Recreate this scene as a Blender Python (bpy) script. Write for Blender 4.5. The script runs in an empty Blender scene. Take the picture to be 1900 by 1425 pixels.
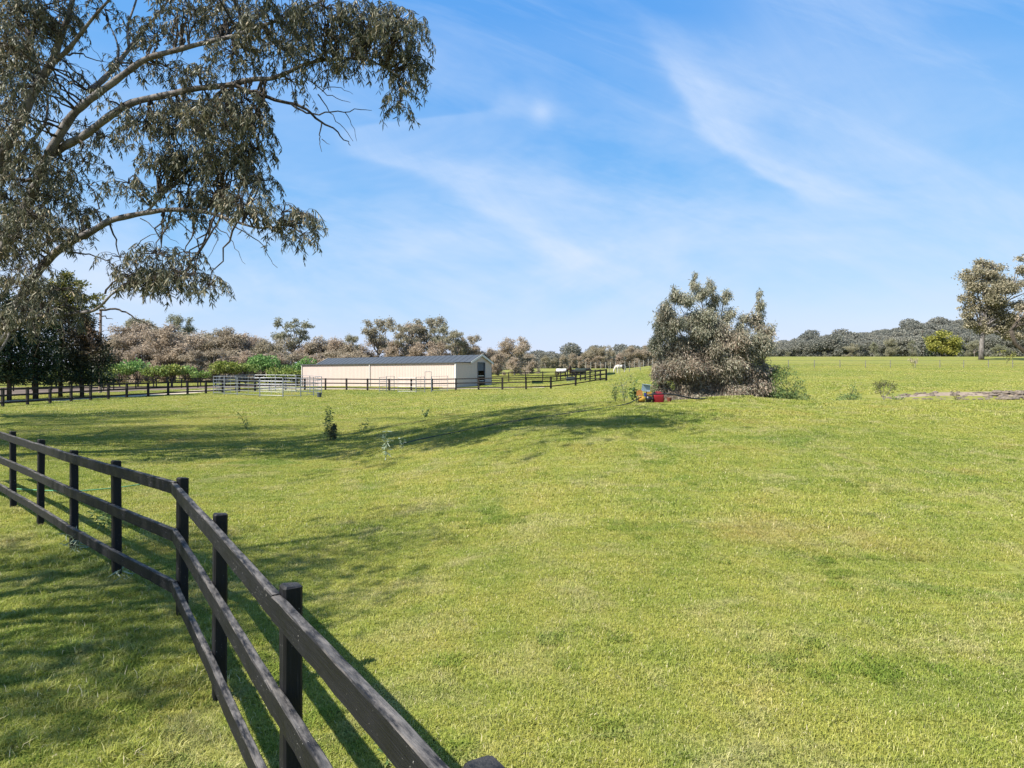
import bpy, math, random
import numpy as np
from mathutils import Vector, Matrix
rnd = random.Random(7)
rng = np.random.default_rng(11)
F, CX, HY, CH = 1200.0, 950.0, 695.0, 2.3      # focal length (px of the 1900 wide photo), centre column, horizon row, eye height
scene = bpy.context.scene
root_col = scene.collection

# ------------------------------------------------------------------ helpers
def at(px, py, Z):
    return np.array([(px-CX)/F*Z, Z, CH-(py-HY)/F*Z])
def sstep(x, a, b):
    t = np.clip((np.asarray(x, float)-a)/(b-a), 0, 1); return t*t*(3-2*t)
LX=[-200,0,30,45,63,70,80,95,150,1200]; LZ=[0,0,0,.05,.41,.62,.74,.62,1.2,3]
MX=[-200,0,20,45,63,71,82,90,100,130,160,200,1200]; MZ=[0,0,.1,.4,.75,.9,1.2,1.55,2.1,2.9,3.8,4.2,7]
RX=[-200,0,6,12,18,22,24,26,29,34,39,45,70,99,130,160,175,200,260,1200]; RZ=[0,0,.1,.42,.9,1.22,1.3,1.24,1.0,.6,.66,.85,1.95,3.3,5.15,6.75,7.0,6.9,6.5,9]
def terrain(X, Y):
    X = np.asarray(X, float); Y = np.asarray(Y, float)
    u = X/np.maximum(Y, 3.0)
    def prof(xs, zs):
        return (np.interp(Y-1.2, xs, zs)+np.interp(Y, xs, zs)*2+np.interp(Y+1.2, xs, zs))/4
    L = prof(LX, LZ); M = prof(MX, MZ); R = prof(RX, RZ)
    a = sstep(u, -.18, .05)
    q = sstep(Y, 24, 42); q2 = sstep(Y, 75, 130); lo = -.38*(1-q)+(.05+.11*q2)*q; hi = .22*(1-q)+(.21+.12*q2)*q; b = np.clip((u-lo)/(hi-lo), 0, 1); b = b*b*(3-2*b)
    z = L*(1-a)+M*a; z = z*(1-b)+R*b
    z = z+30*sstep(u, .2, .78)*sstep(Y, 260, 560)
    z = z+.17*np.exp(-((X-8.3)/1.6)**2-((Y-24.2)/1.3)**2)
    z = z+.025*np.sin(X*.9+1.3*np.sin(Y*.5))*np.sin(Y*.8+.7)*sstep(Y, 2, 9)*(1-sstep(Y, 22, 34))
    z = z+.38*sstep(X, 22, 28)*sstep(Y, 41.0, 42.4)*(1-sstep(Y, 50, 75))
    return z
def gz(x, y): return float(terrain(x, y))
def gpt(px, Z, dz=0.0):
    x = (px-CX)/F*Z; return np.array([x, Z, gz(x, Z)+dz])

class MB:
    def __init__(s): s.v = []; s.f = []; s.n = 0; s.a = []; s.has = False
    def add(s, v, f, attr=None):
        v = np.asarray(v, float); s.v.append(v)
        for q in f: s.f.append(tuple(int(i)+s.n for i in q))
        s.n += len(v)
        s.a.append(np.zeros(len(v)) if attr is None else np.broadcast_to(np.asarray(attr, float), (len(v),)))
        s.has = s.has or attr is not None
    def box(s, c, size, rot=None, taper=1.0):
        c = np.array(c, float); h = np.array(size, float)/2
        p = np.array([[x, y, z] for z in (-1, 1) for y in (-1, 1) for x in (-1, 1)], float)
        p[4:, :2] *= taper
        p = p*h
        if rot is not None: p = p@np.array(rot).T
        s.add(p+c, [(0, 2, 3, 1), (4, 5, 7, 6), (0, 1, 5, 4), (2, 6, 7, 3), (0, 4, 6, 2), (1, 3, 7, 5)])
    def tube(s, pts, rad, n=8, caps=True):
        pts = np.asarray(pts, float); k = len(pts)
        rad = np.broadcast_to(np.asarray(rad, float), (k,))
        t = np.gradient(pts, axis=0); t /= np.linalg.norm(t, axis=1)[:, None]+1e-9
        ref = np.array([0, 0, 1.0]) if abs(t[0][2]) < .9 else np.array([1.0, 0, 0])
        u = np.cross(t[0], ref); u /= np.linalg.norm(u); V = []
        ang = np.arange(n)/n*2*np.pi
        for i in range(k):
            u = u-t[i]*np.dot(u, t[i]); u /= np.linalg.norm(u)+1e-9
            w = np.cross(t[i], u)
            V.append(pts[i]+rad[i]*(np.cos(ang)[:, None]*u+np.sin(ang)[:, None]*w))
        fs = [(i*n+j, i*n+(j+1) % n, (i+1)*n+(j+1) % n, (i+1)*n+j) for i in range(k-1) for j in range(n)]
        if caps: fs += [tuple(range(n-1, -1, -1)), tuple((k-1)*n+j for j in range(n))]
        s.add(np.concatenate(V), fs)
    def ball(s, c, r, nu=12, nv=8):
        c = np.array(c, float); r = np.broadcast_to(np.asarray(r, float), (3,))
        V = [c+[0, 0, -r[2]]]
        for i in range(1, nv):
            th = -math.pi/2+math.pi*i/nv
            for j in range(nu):
                ph = 2*math.pi*j/nu
                V.append(c+[r[0]*math.cos(th)*math.cos(ph), r[1]*math.cos(th)*math.sin(ph), r[2]*math.sin(th)])
        V.append(c+[0, 0, r[2]]); top = len(V)-1
        fs = [(0, 1+(j+1) % nu, 1+j) for j in range(nu)]
        for i in range(nv-2):
            for j in range(nu):
                a = 1+i*nu+j; b = 1+i*nu+(j+1) % nu; fs.append((a, b, b+nu, a+nu))
        a0 = 1+(nv-2)*nu
        fs += [(a0+j, a0+(j+1) % nu, top) for j in range(nu)]
        s.add(V, fs)
    def obj(s, name, mat, parent=None, smooth=False, loc=None, rot=None):
        me = bpy.data.meshes.new(name)
        V = np.concatenate(s.v) if s.v else np.zeros((0, 3))
        me.from_pydata(V.tolist(), [], s.f); me.update()
        if s.has:
            at_ = me.attributes.new('v', 'FLOAT', 'POINT'); at_.data.foreach_set('value', np.concatenate(s.a).astype(np.float32))
        return link(name, me, mat, parent, smooth, loc, rot)
def link(name, me, mat, parent=None, smooth=False, loc=None, rot=None):
    if mat is not None: me.materials.append(mat)
    if smooth: me.polygons.foreach_set('use_smooth', [True]*len(me.polygons))
    o = bpy.data.objects.new(name, me); root_col.objects.link(o)
    if parent is not None: o.parent = parent
    if loc is not None: o.location = [float(a) for a in loc]
    if rot is not None: o.rotation_euler = rot
    return o
def quick_mesh(name, V, counts, idx, attrs=None):
    me = bpy.data.meshes.new(name)
    V = np.ascontiguousarray(V, np.float32)
    me.vertices.add(len(V)); me.vertices.foreach_set('co', V.ravel())
    me.loops.add(len(idx)); me.loops.foreach_set('vertex_index', np.asarray(idx, np.int32))
    me.polygons.add(len(counts))
    st = np.concatenate([[0], np.cumsum(counts)[:-1]]).astype(np.int32)
    me.polygons.foreach_set('loop_start', st); me.polygons.foreach_set('loop_total', np.asarray(counts, np.int32))
    for k, a in (attrs or {}).items():
        t = me.attributes.new(k, 'FLOAT', 'POINT'); t.data.foreach_set('value', np.ascontiguousarray(a, np.float32))
    me.update(calc_edges=True); me.validate(); return me
def tag(o, label=None, cat=None, group=None, kind=None):
    if label: o['label'] = label
    if cat: o['category'] = cat
    if group: o['group'] = group
    if kind: o['kind'] = kind
    return o
def empty(name, loc, rz=0.0, scale=1.0):
    o = bpy.data.objects.new(name, None); root_col.objects.link(o)
    o.location = [float(a) for a in loc]; o.rotation_euler = (0, 0, rz); o.scale = (scale,)*3
    o.empty_display_size = .2; return o
def copy_tree(o, parent=None, kids=None):
    c = o.copy(); root_col.objects.link(c)
    if parent is not None: c.parent = parent
    for ch in o.children: copy_tree(ch, c)
    return c

# ------------------------------------------------------------------ materials
def nmat(name):
    m = bpy.data.materials.new(name); m.use_nodes = True; nt = m.node_tree; nt.nodes.clear()
    out = nt.nodes.new('ShaderNodeOutputMaterial'); return m, nt, out
class N:
    def __init__(s, nt): s.nt = nt
    def new(s, t, **kw):
        n = s.nt.nodes.new(t)
        for k, v in kw.items(): setattr(n, k, v)
        return n
    def set(s, inp, v):
        if isinstance(v, bpy.types.NodeSocket): s.nt.links.new(v, inp)
        else: inp.default_value = v
    def math(s, op, a, b=0.0, c=0.0, clamp=False):
        n = s.new('ShaderNodeMath', operation=op, use_clamp=clamp)
        s.set(n.inputs[0], a); s.set(n.inputs[1], b); s.set(n.inputs[2], c); return n.outputs[0]
    def noise(s, vec, scale, detail=3.0, rough=.5, dist=0.0, dims='3D'):
        n = s.new('ShaderNodeTexNoise', noise_dimensions=dims)
        s.set(n.inputs['Vector'], vec); n.inputs['Scale'].default_value = scale
        n.inputs['Detail'].default_value = detail; n.inputs['Roughness'].default_value = rough
        n.inputs['Distortion'].default_value = dist; return n.outputs['Fac']
    def scale(s, vec, xyz):
        n = s.new('ShaderNodeVectorMath', operation='MULTIPLY'); s.set(n.inputs[0], vec); n.inputs[1].default_value = xyz; return n.outputs[0]
    def ramp(s, fac, stops, interp='LINEAR'):
        n = s.new('ShaderNodeValToRGB'); s.set(n.inputs[0], fac); cr = n.color_ramp; cr.interpolation = interp
        while len(cr.elements) < len(stops): cr.elements.new(.5)
        for e, (p, c) in zip(cr.elements, stops):
            e.position = p; e.color = (*c, 1) if len(c) == 3 else c
        return n.outputs[0]
    def mix(s, f, a, b, mode='MIX'):
        n = s.new('ShaderNodeMix', data_type='RGBA', blend_type=mode)
        s.set(n.inputs[0], f); s.set(n.inputs[6], a if isinstance(a, bpy.types.NodeSocket) else (*a, 1)); s.set(n.inputs[7], b if isinstance(b, bpy.types.NodeSocket) else (*b, 1)); return n.outputs[2]
    def mrange(s, v, a, b, c=0.0, d=1.0):
        n = s.new('ShaderNodeMapRange'); s.set(n.inputs[0], v)
        for i, x in enumerate((a, b, c, d)): n.inputs[1+i].default_value = x
        return n.outputs[0]
    def bump(s, h, strength=.5, dist=.02):
        n = s.new('ShaderNodeBump'); s.set(n.inputs['Height'], h); n.inputs['Strength'].default_value = strength; n.inputs['Distance'].default_value = dist; return n.outputs[0]
    def bsdf(s, col, rough=.6, normal=None, spec=.3, metal=0.0):
        n = s.new('ShaderNodeBsdfPrincipled'); s.set(n.inputs['Base Color'], col if isinstance(col, bpy.types.NodeSocket) else (*col, 1))
        s.set(n.inputs['Roughness'], rough); n.inputs['Specular IOR Level'].default_value = spec; n.inputs['Metallic'].default_value = metal
        if normal is not None: s.nt.links.new(normal, n.inputs['Normal'])
        return n.outputs[0]
def simple(name, col, rough=.6, spec=.3, metal=0.0, var=.25, scale=6.0, bump=0.15, bd=.01):
    m, nt, out = nmat(name); g = N(nt)
    tc = g.new('ShaderNodeTexCoord').outputs['Object']
    n1 = g.noise(tc, scale, 5, .6); n2 = g.noise(tc, scale*7, 3, .6)
    f = g.math('ADD', g.math('MULTIPLY', n1, .65), g.math('MULTIPLY', n2, .35))
    c = g.ramp(f, [(.3, tuple(x*(1-var) for x in col)), (.7, tuple(min(1, x*(1+var)) for x in col))])
    nt.links.new(g.bsdf(c, rough, g.bump(n2, bump, bd), spec, metal), out.inputs[0]); return m
def leaf_mat(name, stops, dry=None, trans=.3, tint=None, rough=.55, spec=.25, wscale=.35, wamp=.35):
    """leaf colour from a per leaf random value (attribute v), a dryness attribute d, and slow noise"""
    m, nt, out = nmat(name); g = N(nt)
    v = g.new('ShaderNodeAttribute', attribute_name='v').outputs['Fac']
    pos = g.new('ShaderNodeNewGeometry').outputs['Position']
    w = g.noise(pos, wscale, 2, .5)
    f = g.math('ADD', v, g.math('MULTIPLY', g.math('SUBTRACT', w, .5), wamp*2), clamp=True)
    c = g.ramp(f, stops)
    if dry:
        d = g.new('ShaderNodeAttribute', attribute_name='d').outputs['Fac']
        c = g.mix(d, c, g.ramp(v, dry))
    if tint:
        t = g.new('ShaderNodeAttribute', attribute_type='OBJECT', attribute_name='tint').outputs['Fac']
        c = g.mix(t, c, g.ramp(f, tint))
    b = g.bsdf(c, rough, None, spec)
    tr = g.new('ShaderNodeBsdfTranslucent'); nt.links.new(c, tr.inputs[0])
    mx = g.new('ShaderNodeMixShader'); mx.inputs[0].default_value = trans
    nt.links.new(b, mx.inputs[1]); nt.links.new(tr.outputs[0], mx.inputs[2]); nt.links.new(mx.outputs[0], out.inputs[0]); return m

def turf_color(g, pos):
    """green lawn with yellower, drier and lusher patches laid out in world space"""
    big = g.noise(pos, .11, 4, .55, .6); mid = g.noise(pos, .75, 4, .6, .4); sm = g.noise(pos, 3.2, 3, .6)
    f = g.math('ADD', g.math('ADD', g.math('MULTIPLY', big, .42), g.math('MULTIPLY', mid, .33)), g.math('MULTIPLY', sm, .25))
    c = g.ramp(f, [(.33, GC[0]), (.45, GC[1]), (.54, GC[2]), (.66, GC[3])])
    st = g.math('MULTIPLY', g.mrange(g.noise(pos, .9, 5, .7, .8), .51, .67), .65)
    c = g.mix(st, c, STRAW)
    c = g.mix(g.math('MULTIPLY', g.mrange(g.noise(pos, .38, 4, .6, .5), .58, .72), .55), c, (.42, .30, .10))
    c = g.mix(g.math('MULTIPLY', g.mrange(g.noise(pos, .55, 5, .68, .6), .43, .33), .5), c, (.12, .22, .03))
    return c
GC = [(.170, .230, .040), (.292, .332, .060), (.385, .382, .080), (.480, .410, .120)]
STRAW = (.50, .44, .21)
def mat_ground():
    m, nt, out = nmat('turf ground'); g = N(nt)
    pos = g.new('ShaderNodeNewGeometry').outputs['Position']
    c = turf_color(g, pos)
    fine = g.noise(pos, 9, 4, .7); fine2 = g.noise(pos, 38, 3, .7)
    sp = g.noise(g.scale(pos, (1.0, .45, 1)), 2.3, 4, .75)
    c = g.mix(g.mrange(g.noise(pos, 1.3, 5, .75), .57, .72, 0, .55), c, (.50, .44, .20))
    c = g.mix(g.mrange(sp, .42, .34, 0, .4), c, (.10, .17, .02))
    c = g.mix(g.mrange(fine, .3, .7, .0, .5), c, (.40, .40, .11))
    c = g.mix(g.mrange(fine2, .35, .6, .5, 0), c, (.09, .12, .025))
    h = g.math('ADD', fine, g.math('MULTIPLY', fine2, .4))
    c = g.mix(1.0, c, (.60, .59, .55), 'MULTIPLY')
    nt.links.new(g.bsdf(c, .9, g.bump(h, .6, .06), .1), out.inputs[0]); return m
def mat_grass():
    m, nt, out = nmat('grass blades'); g = N(nt)
    pos = g.new('ShaderNodeNewGeometry').outputs['Position']
    v = g.new('ShaderNodeAttribute', attribute_name='v').outputs['Fac']
    c = turf_color(g, pos)
    c = g.mix(g.mrange(v, 0, .4, .75, 0), c, (.07, .15, .015))
    c = g.mix(g.mrange(v, .66, 1.0, 0, .8), c, (.72, .66, .34))
    c = g.mix(g.mrange(v, .90, .92, 0, .8), c, (.78, .66, .44))
    b = g.bsdf(c, .6, None, .1)
    tr = g.new('ShaderNodeBsdfTranslucent'); nt.links.new(c, tr.inputs[0])
    mx = g.new('ShaderNodeMixShader'); mx.inputs[0].default_value = .35
    nt.links.new(b, mx.inputs[1]); nt.links.new(tr.outputs[0], mx.inputs[2]); nt.links.new(mx.outputs[0], out.inputs[0]); return m
def mat_black_timber(near=True, worn_top=True):
    m, nt, out = nmat('black painted timber' if near else 'dark stained timber'); g = N(nt)
    tc = g.new('ShaderNodeTexCoord').outputs['Object']
    gr = g.noise(g.scale(tc, (1.2, 26, 26)), 3.0, 5, .65, .3)
    gr2 = g.noise(g.scale(tc, (.8, 60, 60)), 3.2, 3, .7, .1)
    bl = g.noise(tc, 3.5, 4, .6); sp = g.noise(tc, 70, 2, .6)
    lo, hi = ((.003, .003, .0035), (.0095, .0098, .012)) if near else ((.009, .007, .006), (.026, .021, .019))
    c = g.ramp(g.math('ADD', g.math('MULTIPLY', gr, .6), g.math('MULTIPLY', bl, .4)), [(.35, lo), (.66, hi)])
    if near:
        c = g.mix(g.mrange(gr2, .66, .72, 0, .55), c, (.08, .075, .07))
        c = g.mix(g.math('MULTIPLY', g.mrange(sp, .70, .74), g.mrange(bl, .48, .6)), c, (.45, .43, .40))
        nrm = g.new('ShaderNodeNewGeometry').outputs['Normal']
        sx = g.new('ShaderNodeSeparateXYZ'); nt.links.new(nrm, sx.inputs[0])
        worn = g.math('MULTIPLY', g.mrange(sx.outputs[2], .55, .85), g.mrange(g.noise(g.scale(tc, (2.2, 9, 9)), 2.0, 6, .7), .40, .60))
        c = g.mix(g.math('MULTIPLY', worn, .85 if worn_top else .25), c, g.ramp(gr, [(.3, (.10, .095, .09)), (.7, (.20, .175, .15))]))
    h = g.math('ADD', gr, g.math('MULTIPLY', gr2, .5))
    nt.links.new(g.bsdf(c, g.mrange(bl, .3, .7, .5, .75), g.bump(h, .6, .007), .28), out.inputs[0]); return m
def bark(name, a, b, scale=2.0):
    m, nt, out = nmat(name); g = N(nt)
    tc = g.new('ShaderNodeTexCoord').outputs['Object']
    n1 = g.noise(g.scale(tc, (1, 1, .45)), scale, 5, .65, .5); n2 = g.noise(tc, scale*9, 4, .7)
    c = g.ramp(g.math('ADD', g.math('MULTIPLY', n1, .7), g.math('MULTIPLY', n2, .3)), [(.40, a), (.50, tuple((x_+y_*1.4)/2.4 for x_, y_ in zip(a, b))), (.58, b)])
    nt.links.new(g.bsdf(c, .8, g.bump(n2, .5, .02), .2), out.inputs[0]); return m

M = {}
M['ground'] = mat_ground(); M['grass'] = mat_grass()
M['timber'] = mat_black_timber(True); M['timber_post'] = mat_black_timber(True, False); M['timber_far'] = mat_black_timber(False)
M['gum_leaf'] = leaf_mat('gum leaves', [(0, (.050, .056, .034)), (.45, (.115, .120, .074)), (.8, (.225, .208, .135)), (1, (.42, .33, .21))], trans=.2, wscale=.5, spec=.25, rough=.5)
M['gum_bark'] = bark('gum bark', (.055, .045, .040), (.205, .185, .172), 2.2)
M['dark_bark'] = bark('dark bark', (.03, .024, .018), (.085, .068, .052), 3)
M['grey_bark'] = bark('grey bark', (.13, .11, .09), (.28, .25, .22), 2)
M['bush_leaf'] = leaf_mat('sapling leaves', [(0, (.13, .14, .092)), (.5, (.28, .278, .195)), (1, (.48, .46, .35))],
    dry=[(0, (.15, .108, .078)), (.45, (.33, .25, .185)), (1, (.56, .46, .36))], trans=.3, wscale=.8)
M['far_leaf'] = leaf_mat('bushland leaves', [(0, (.215, .17, .12)), (.5, (.39, .305, .225)), (1, (.57, .465, .36))],
    tint=[(0, (.115, .12, .075)), (.5, (.235, .235, .15)), (1, (.39, .375, .25))], trans=.35, wscale=.22, wamp=.4, rough=.8)
M['right_gum_leaf'] = leaf_mat('right gum leaves', [(0, (.13, .122, .075)), (.5, (.28, .25, .165)), (1, (.46, .395, .275))], trans=.25, wscale=.3)
M['hill_leaf'] = leaf_mat('hill forest leaves', [(0, (.115, .128, .108)), (.5, (.200, .20, .165)), (1, (.32, .30, .24))], trans=.3, wscale=.03, wamp=.4, rough=.8)  # greyed and lifted: distance haze is put into the leaf colour
M['orchard_leaf'] = leaf_mat('orchard leaves', [(0, (.08, .115, .02)), (.5, (.20, .245, .045)), (1, (.42, .42, .12))],
    tint=[(0, (.045, .115, .030)), (.5, (.12, .26, .065)), (1, (.27, .40, .13))], trans=.35, wscale=.5, wamp=.25)
M['pine_leaf'] = leaf_mat('conifer foliage', [(0, (.010, .020, .010)), (.5, (.022, .042, .018)), (1, (.065, .085, .026))],
    dry=[(0, (.06, .035, .02)), (1, (.19, .115, .07))], trans=.12, wscale=.5, wamp=.3)
M['gold_leaf'] = leaf_mat('golden cypress foliage', [(0, (.07, .09, .02)), (.4, (.23, .235, .045)), (1, (.46, .42, .10))], trans=.3, wscale=.5, wamp=.2)
M['sunlit_pine'] = leaf_mat('sunlit conifer foliage', [(0, (.03, .045, .012)), (.4, (.12, .13, .03)), (1, (.36, .30, .08))], trans=.2, wscale=.6, wamp=.4)  # conifer foliage with sunlight painted into its colour, for the tallest top
M['weed_leaf'] = leaf_mat('weed leaves', [(0, (.05, .10, .03)), (.5, (.12, .19, .06)), (1, (.27, .33, .13))], trans=.3, wscale=2, wamp=.2)
M['pale_leaf'] = leaf_mat('pale weed leaves', [(0, (.16, .22, .13)), (.5, (.27, .33, .22)), (1, (.45, .48, .36))], trans=.3, wscale=2, wamp=.2)
M['olive_leaf'] = leaf_mat('olive shrub leaves', [(0, (.035, .042, .018)), (.5, (.085, .09, .04)), (1, (.15, .14, .07))], trans=.2, wscale=2, wamp=.2)
M['stem'] = simple('weed stem', (.14, .16, .07))
M['steel'] = simple('galvanised pipe', (.30, .315, .33), .38, .5, .55, .12)
M['cream'] = simple('cream steel cladding', (.505, .412, .355), .5, .35, 0, .04, .7, .05)
M['white_trim'] = simple('white steel trim', (.60, .57, .53), .45, .4, 0, .04)
M['roof'] = simple('blue grey roof sheet', (.052, .057, .061), .5, .4, 0, .12, .5, .05)
M['shutter'] = simple('grey blue roller shutter', (.10, .115, .145), .5, .4, 0, .1)
M['inside'] = simple('shed floor dirt', (.10, .08, .06), .9)
M['gravel'] = simple('pale gravel drive', (.40, .33, .25), .95, .1, 0, .22, .8, .5, .03)
M['dirt'] = simple('pale bare dirt', (.23, .18, .135), .95, .1, 0, .25, .9, .5, .04)
M['mulch'] = simple('dark leaf litter', (.13, .10, .078), .95, .1, 0, .45, .8, .6, .05)
M['stone'] = simple('grey brown stones', (.145, .118, .092), .9, .2, 0, .4, 1.5, .5, .03)
M['black_plastic'] = simple('black plastic', (.012, .012, .013), .4, .5)
M['yellow'] = simple('yellow paint', (.42, .24, .03), .5, .5, 0, .1)
M['orange'] = simple('orange plastic', (.40, .17, .04), .5, .4, 0, .1)
M['blue'] = simple('blue plastic', (.03, .04, .20), .5, .4, 0, .1)
M['greyblue'] = simple('grey blue metal lid', (.27, .35, .40), .45, .4, 0, .1)
M['red'] = simple('red plastic', (.26, .012, .022), .42, .45, 0, .12)
M['rust'] = simple('rusty brown clay', (.16, .055, .03), .8)
M['green_hose'] = simple('green garden hose', (.10, .30, .14), .6)
M['green_trough'] = simple('dark green trough', (.02, .05, .02), .5)
M['drum'] = simple('dark grey drum', (.055, .065, .072), .5)
M['post_white'] = simple('pale round post', (.40, .38, .34), .8)
M['wire'] = simple('fence wire', (.16, .15, .14), .5, .5, .5)
M['grey_post'] = simple('grey fence post', (.20, .19, .16), .8)
M['pole'] = bark('weathered pole', (.20, .14, .11), (.36, .27, .22), 3)

# ------------------------------------------------------------------ ground
def spaced(a, b, fine, grow, c=0.0):
    out = [c]; s = fine
    while out[-1] < b: out.append(out[-1]+s); s *= grow
    neg = [c]; s = fine
    while neg[-1] > a: neg.append(neg[-1]-s); s *= grow
    return np.array(sorted(set(neg[1:]+out)))
xs = spaced(-900, 1100, .5, 1.022, 2.0); ys = spaced(-80, 1150, .45, 1.018, 8.0)
GX, GY = np.meshgrid(xs, ys); GZ = terrain(GX, GY)
nx, ny = len(xs), len(ys)
ii = np.arange(nx*ny).reshape(ny, nx)
quads = np.stack([ii[:-1, :-1], ii[:-1, 1:], ii[1:, 1:], ii[1:, :-1]], -1).reshape(-1)
me = quick_mesh('ground', np.stack([GX, GY, GZ], -1).reshape(-1, 3), np.full((nx-1)*(ny-1), 4), quads)
tag(link('ground', me, M['ground'], smooth=True), kind='structure', label='green paddock ground rising to a crest and a far field')

def strip(name, line, widths, mat, dz, seg=1.5, kind='structure', label=None, cols=6, ragged=.12):
    """a ragged edged sheet draped over the terrain along a centre line"""
    line = np.array(line, float); d = np.r_[0, np.cumsum(np.linalg.norm(np.diff(line, axis=0), axis=1))]
    n = max(3, int(d[-1]/seg)); t = np.linspace(0, d[-1], n)
    P = np.stack([np.interp(t, d, line[:, k]) for k in (0, 1)], 1); W = np.interp(t, d, widths)
    T = np.gradient(P, axis=0); T /= np.linalg.norm(T, axis=1)[:, None]; Nn = np.stack([-T[:, 1], T[:, 0]], 1)
    V = []
    for i in range(n):
        a = 1+ragged*rnd.uniform(-1, 1); b = 1+ragged*rnd.uniform(-1, 1)
        for j in range(cols+1):
            s = -a+(a+b)*j/cols; p = P[i]+Nn[i]*W[i]/2*s
            V.append([p[0], p[1], gz(*p)+dz-(.03 if j in (0, cols) else 0)])
    k = cols+1
    fs = [(i*k+j, i*k+j+1, (i+1)*k+j+1, (i+1)*k+j) for i in range(n-1) for j in range(cols)]
    m = MB(); m.add(V, fs); o = m.obj(name, mat, smooth=True)
    tag(o, label, kind=kind); return o
# gravel drive behind the left fence, passing in front of the shed
DRIVE = [at(px, 0, Z)[:2] for px, Z in ((-260, 46), (0, 50), (150, 55.5), (300, 63.5), (420, 71), (560, 73.5), (750, 73), (900, 71.5), (1010, 70))]
strip('driveway', DRIVE, [4.5, 4.5, 4.2, 4.0, 4.0, 3.4, 2.6, 2.4, 1.6], M['gravel'], .035, cols=8, label='pale gravel drive behind the dark rail fence')
LITTER = [(-95, 52), (-62, 64), (-48, 76), (-38, 88), (-30, 104)]
strip('leaf_litter', LITTER, [24, 24, 24, 24, 18], M['mulch'], .03, cols=10, label='brown leaf litter under the orchard trees', kind='structure')
strip('dirt_track', [(24.5, 41.6), (28, 41.7), (34, 41.8), (42, 42), (60, 42)], [.3, 1.0, 1.8, 2.3, 2.6], M['dirt'], .04, cols=6, label='pale bare dirt behind the lawn crest', ragged=.3)
strip('bare_patch', [(20.3, 37.5), (23.5, 37.3), (26.5, 37.6)], [.6, 1.0, .5], M['dirt'], .04, seg=.5, cols=4, label='small pale dirt patch below the shrub', ragged=.4)
strip('horse_path', [(20, 96), (34, 97)], [1.5, 2], M['dirt'], .05, seg=1.2, cols=4, label='worn dirt line beyond the horse paddock', ragged=.3)

# ------------------------------------------------------------------ grass (countless: one object, instanced turf patches)
def blade_patch(name, size, n, h, w, seed):
    r = np.random.default_rng(seed)
    # clumpy scatter
    c = r.uniform(-size*.54, size*.54, (n//9, 2)); ci = r.integers(0, len(c), n); p = c[ci]+r.normal(0, size*.022, (n, 2))
    k = r.random(n) < .5; p[k] = r.uniform(-size*.56, size*.56, (k.sum(), 2))
    ang = r.uniform(0, 2*np.pi, n); lean = np.abs(r.normal(.95, .38, n)); H = h*r.uniform(.45, 1.25, n); Wd = w*r.uniform(.6, 1.3, n)
    d = np.stack([np.cos(ang), np.sin(ang)], 1); s = np.stack([-np.sin(ang), np.cos(ang)], 1)
    V = np.zeros((n, 5, 3)); b = p
    m_ = p+d*(H*np.sin(lean*.6)*.5)[:, None]; t_ = p+d*(H*np.sin(np.minimum(lean*1.3, 1.5)))[:, None]
    V[:, 0, :2] = b-s*Wd[:, None]/2; V[:, 1, :2] = b+s*Wd[:, None]/2
    V[:, 2, :2] = m_+s*Wd[:, None]/2*.9; V[:, 3, :2] = m_-s*Wd[:, None]/2*.9; V[:, 4, :2] = t_
    V[:, 0:2, 2] = -.02; zm = H*.55*np.cos(lean*.6); V[:, 2, 2] = zm; V[:, 3, 2] = zm; V[:, 4, 2] = zm+H*.45*np.cos(np.minimum(lean*1.3, 1.5))
    o = (np.arange(n)*5)[:, None]
    idx = np.concatenate([o+[0, 1, 2, 3], o+[3, 2, 4]], 1).reshape(-1)
    cnt = np.tile([4, 3], n)
    return quick_mesh(name, V.reshape(-1, 3), cnt, idx, {'v': np.repeat(np.clip(.62*r.random(n)+.38*np.where(k, r.random(n), r.random(n//9)[ci]), 0, 1), 5)})
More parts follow.
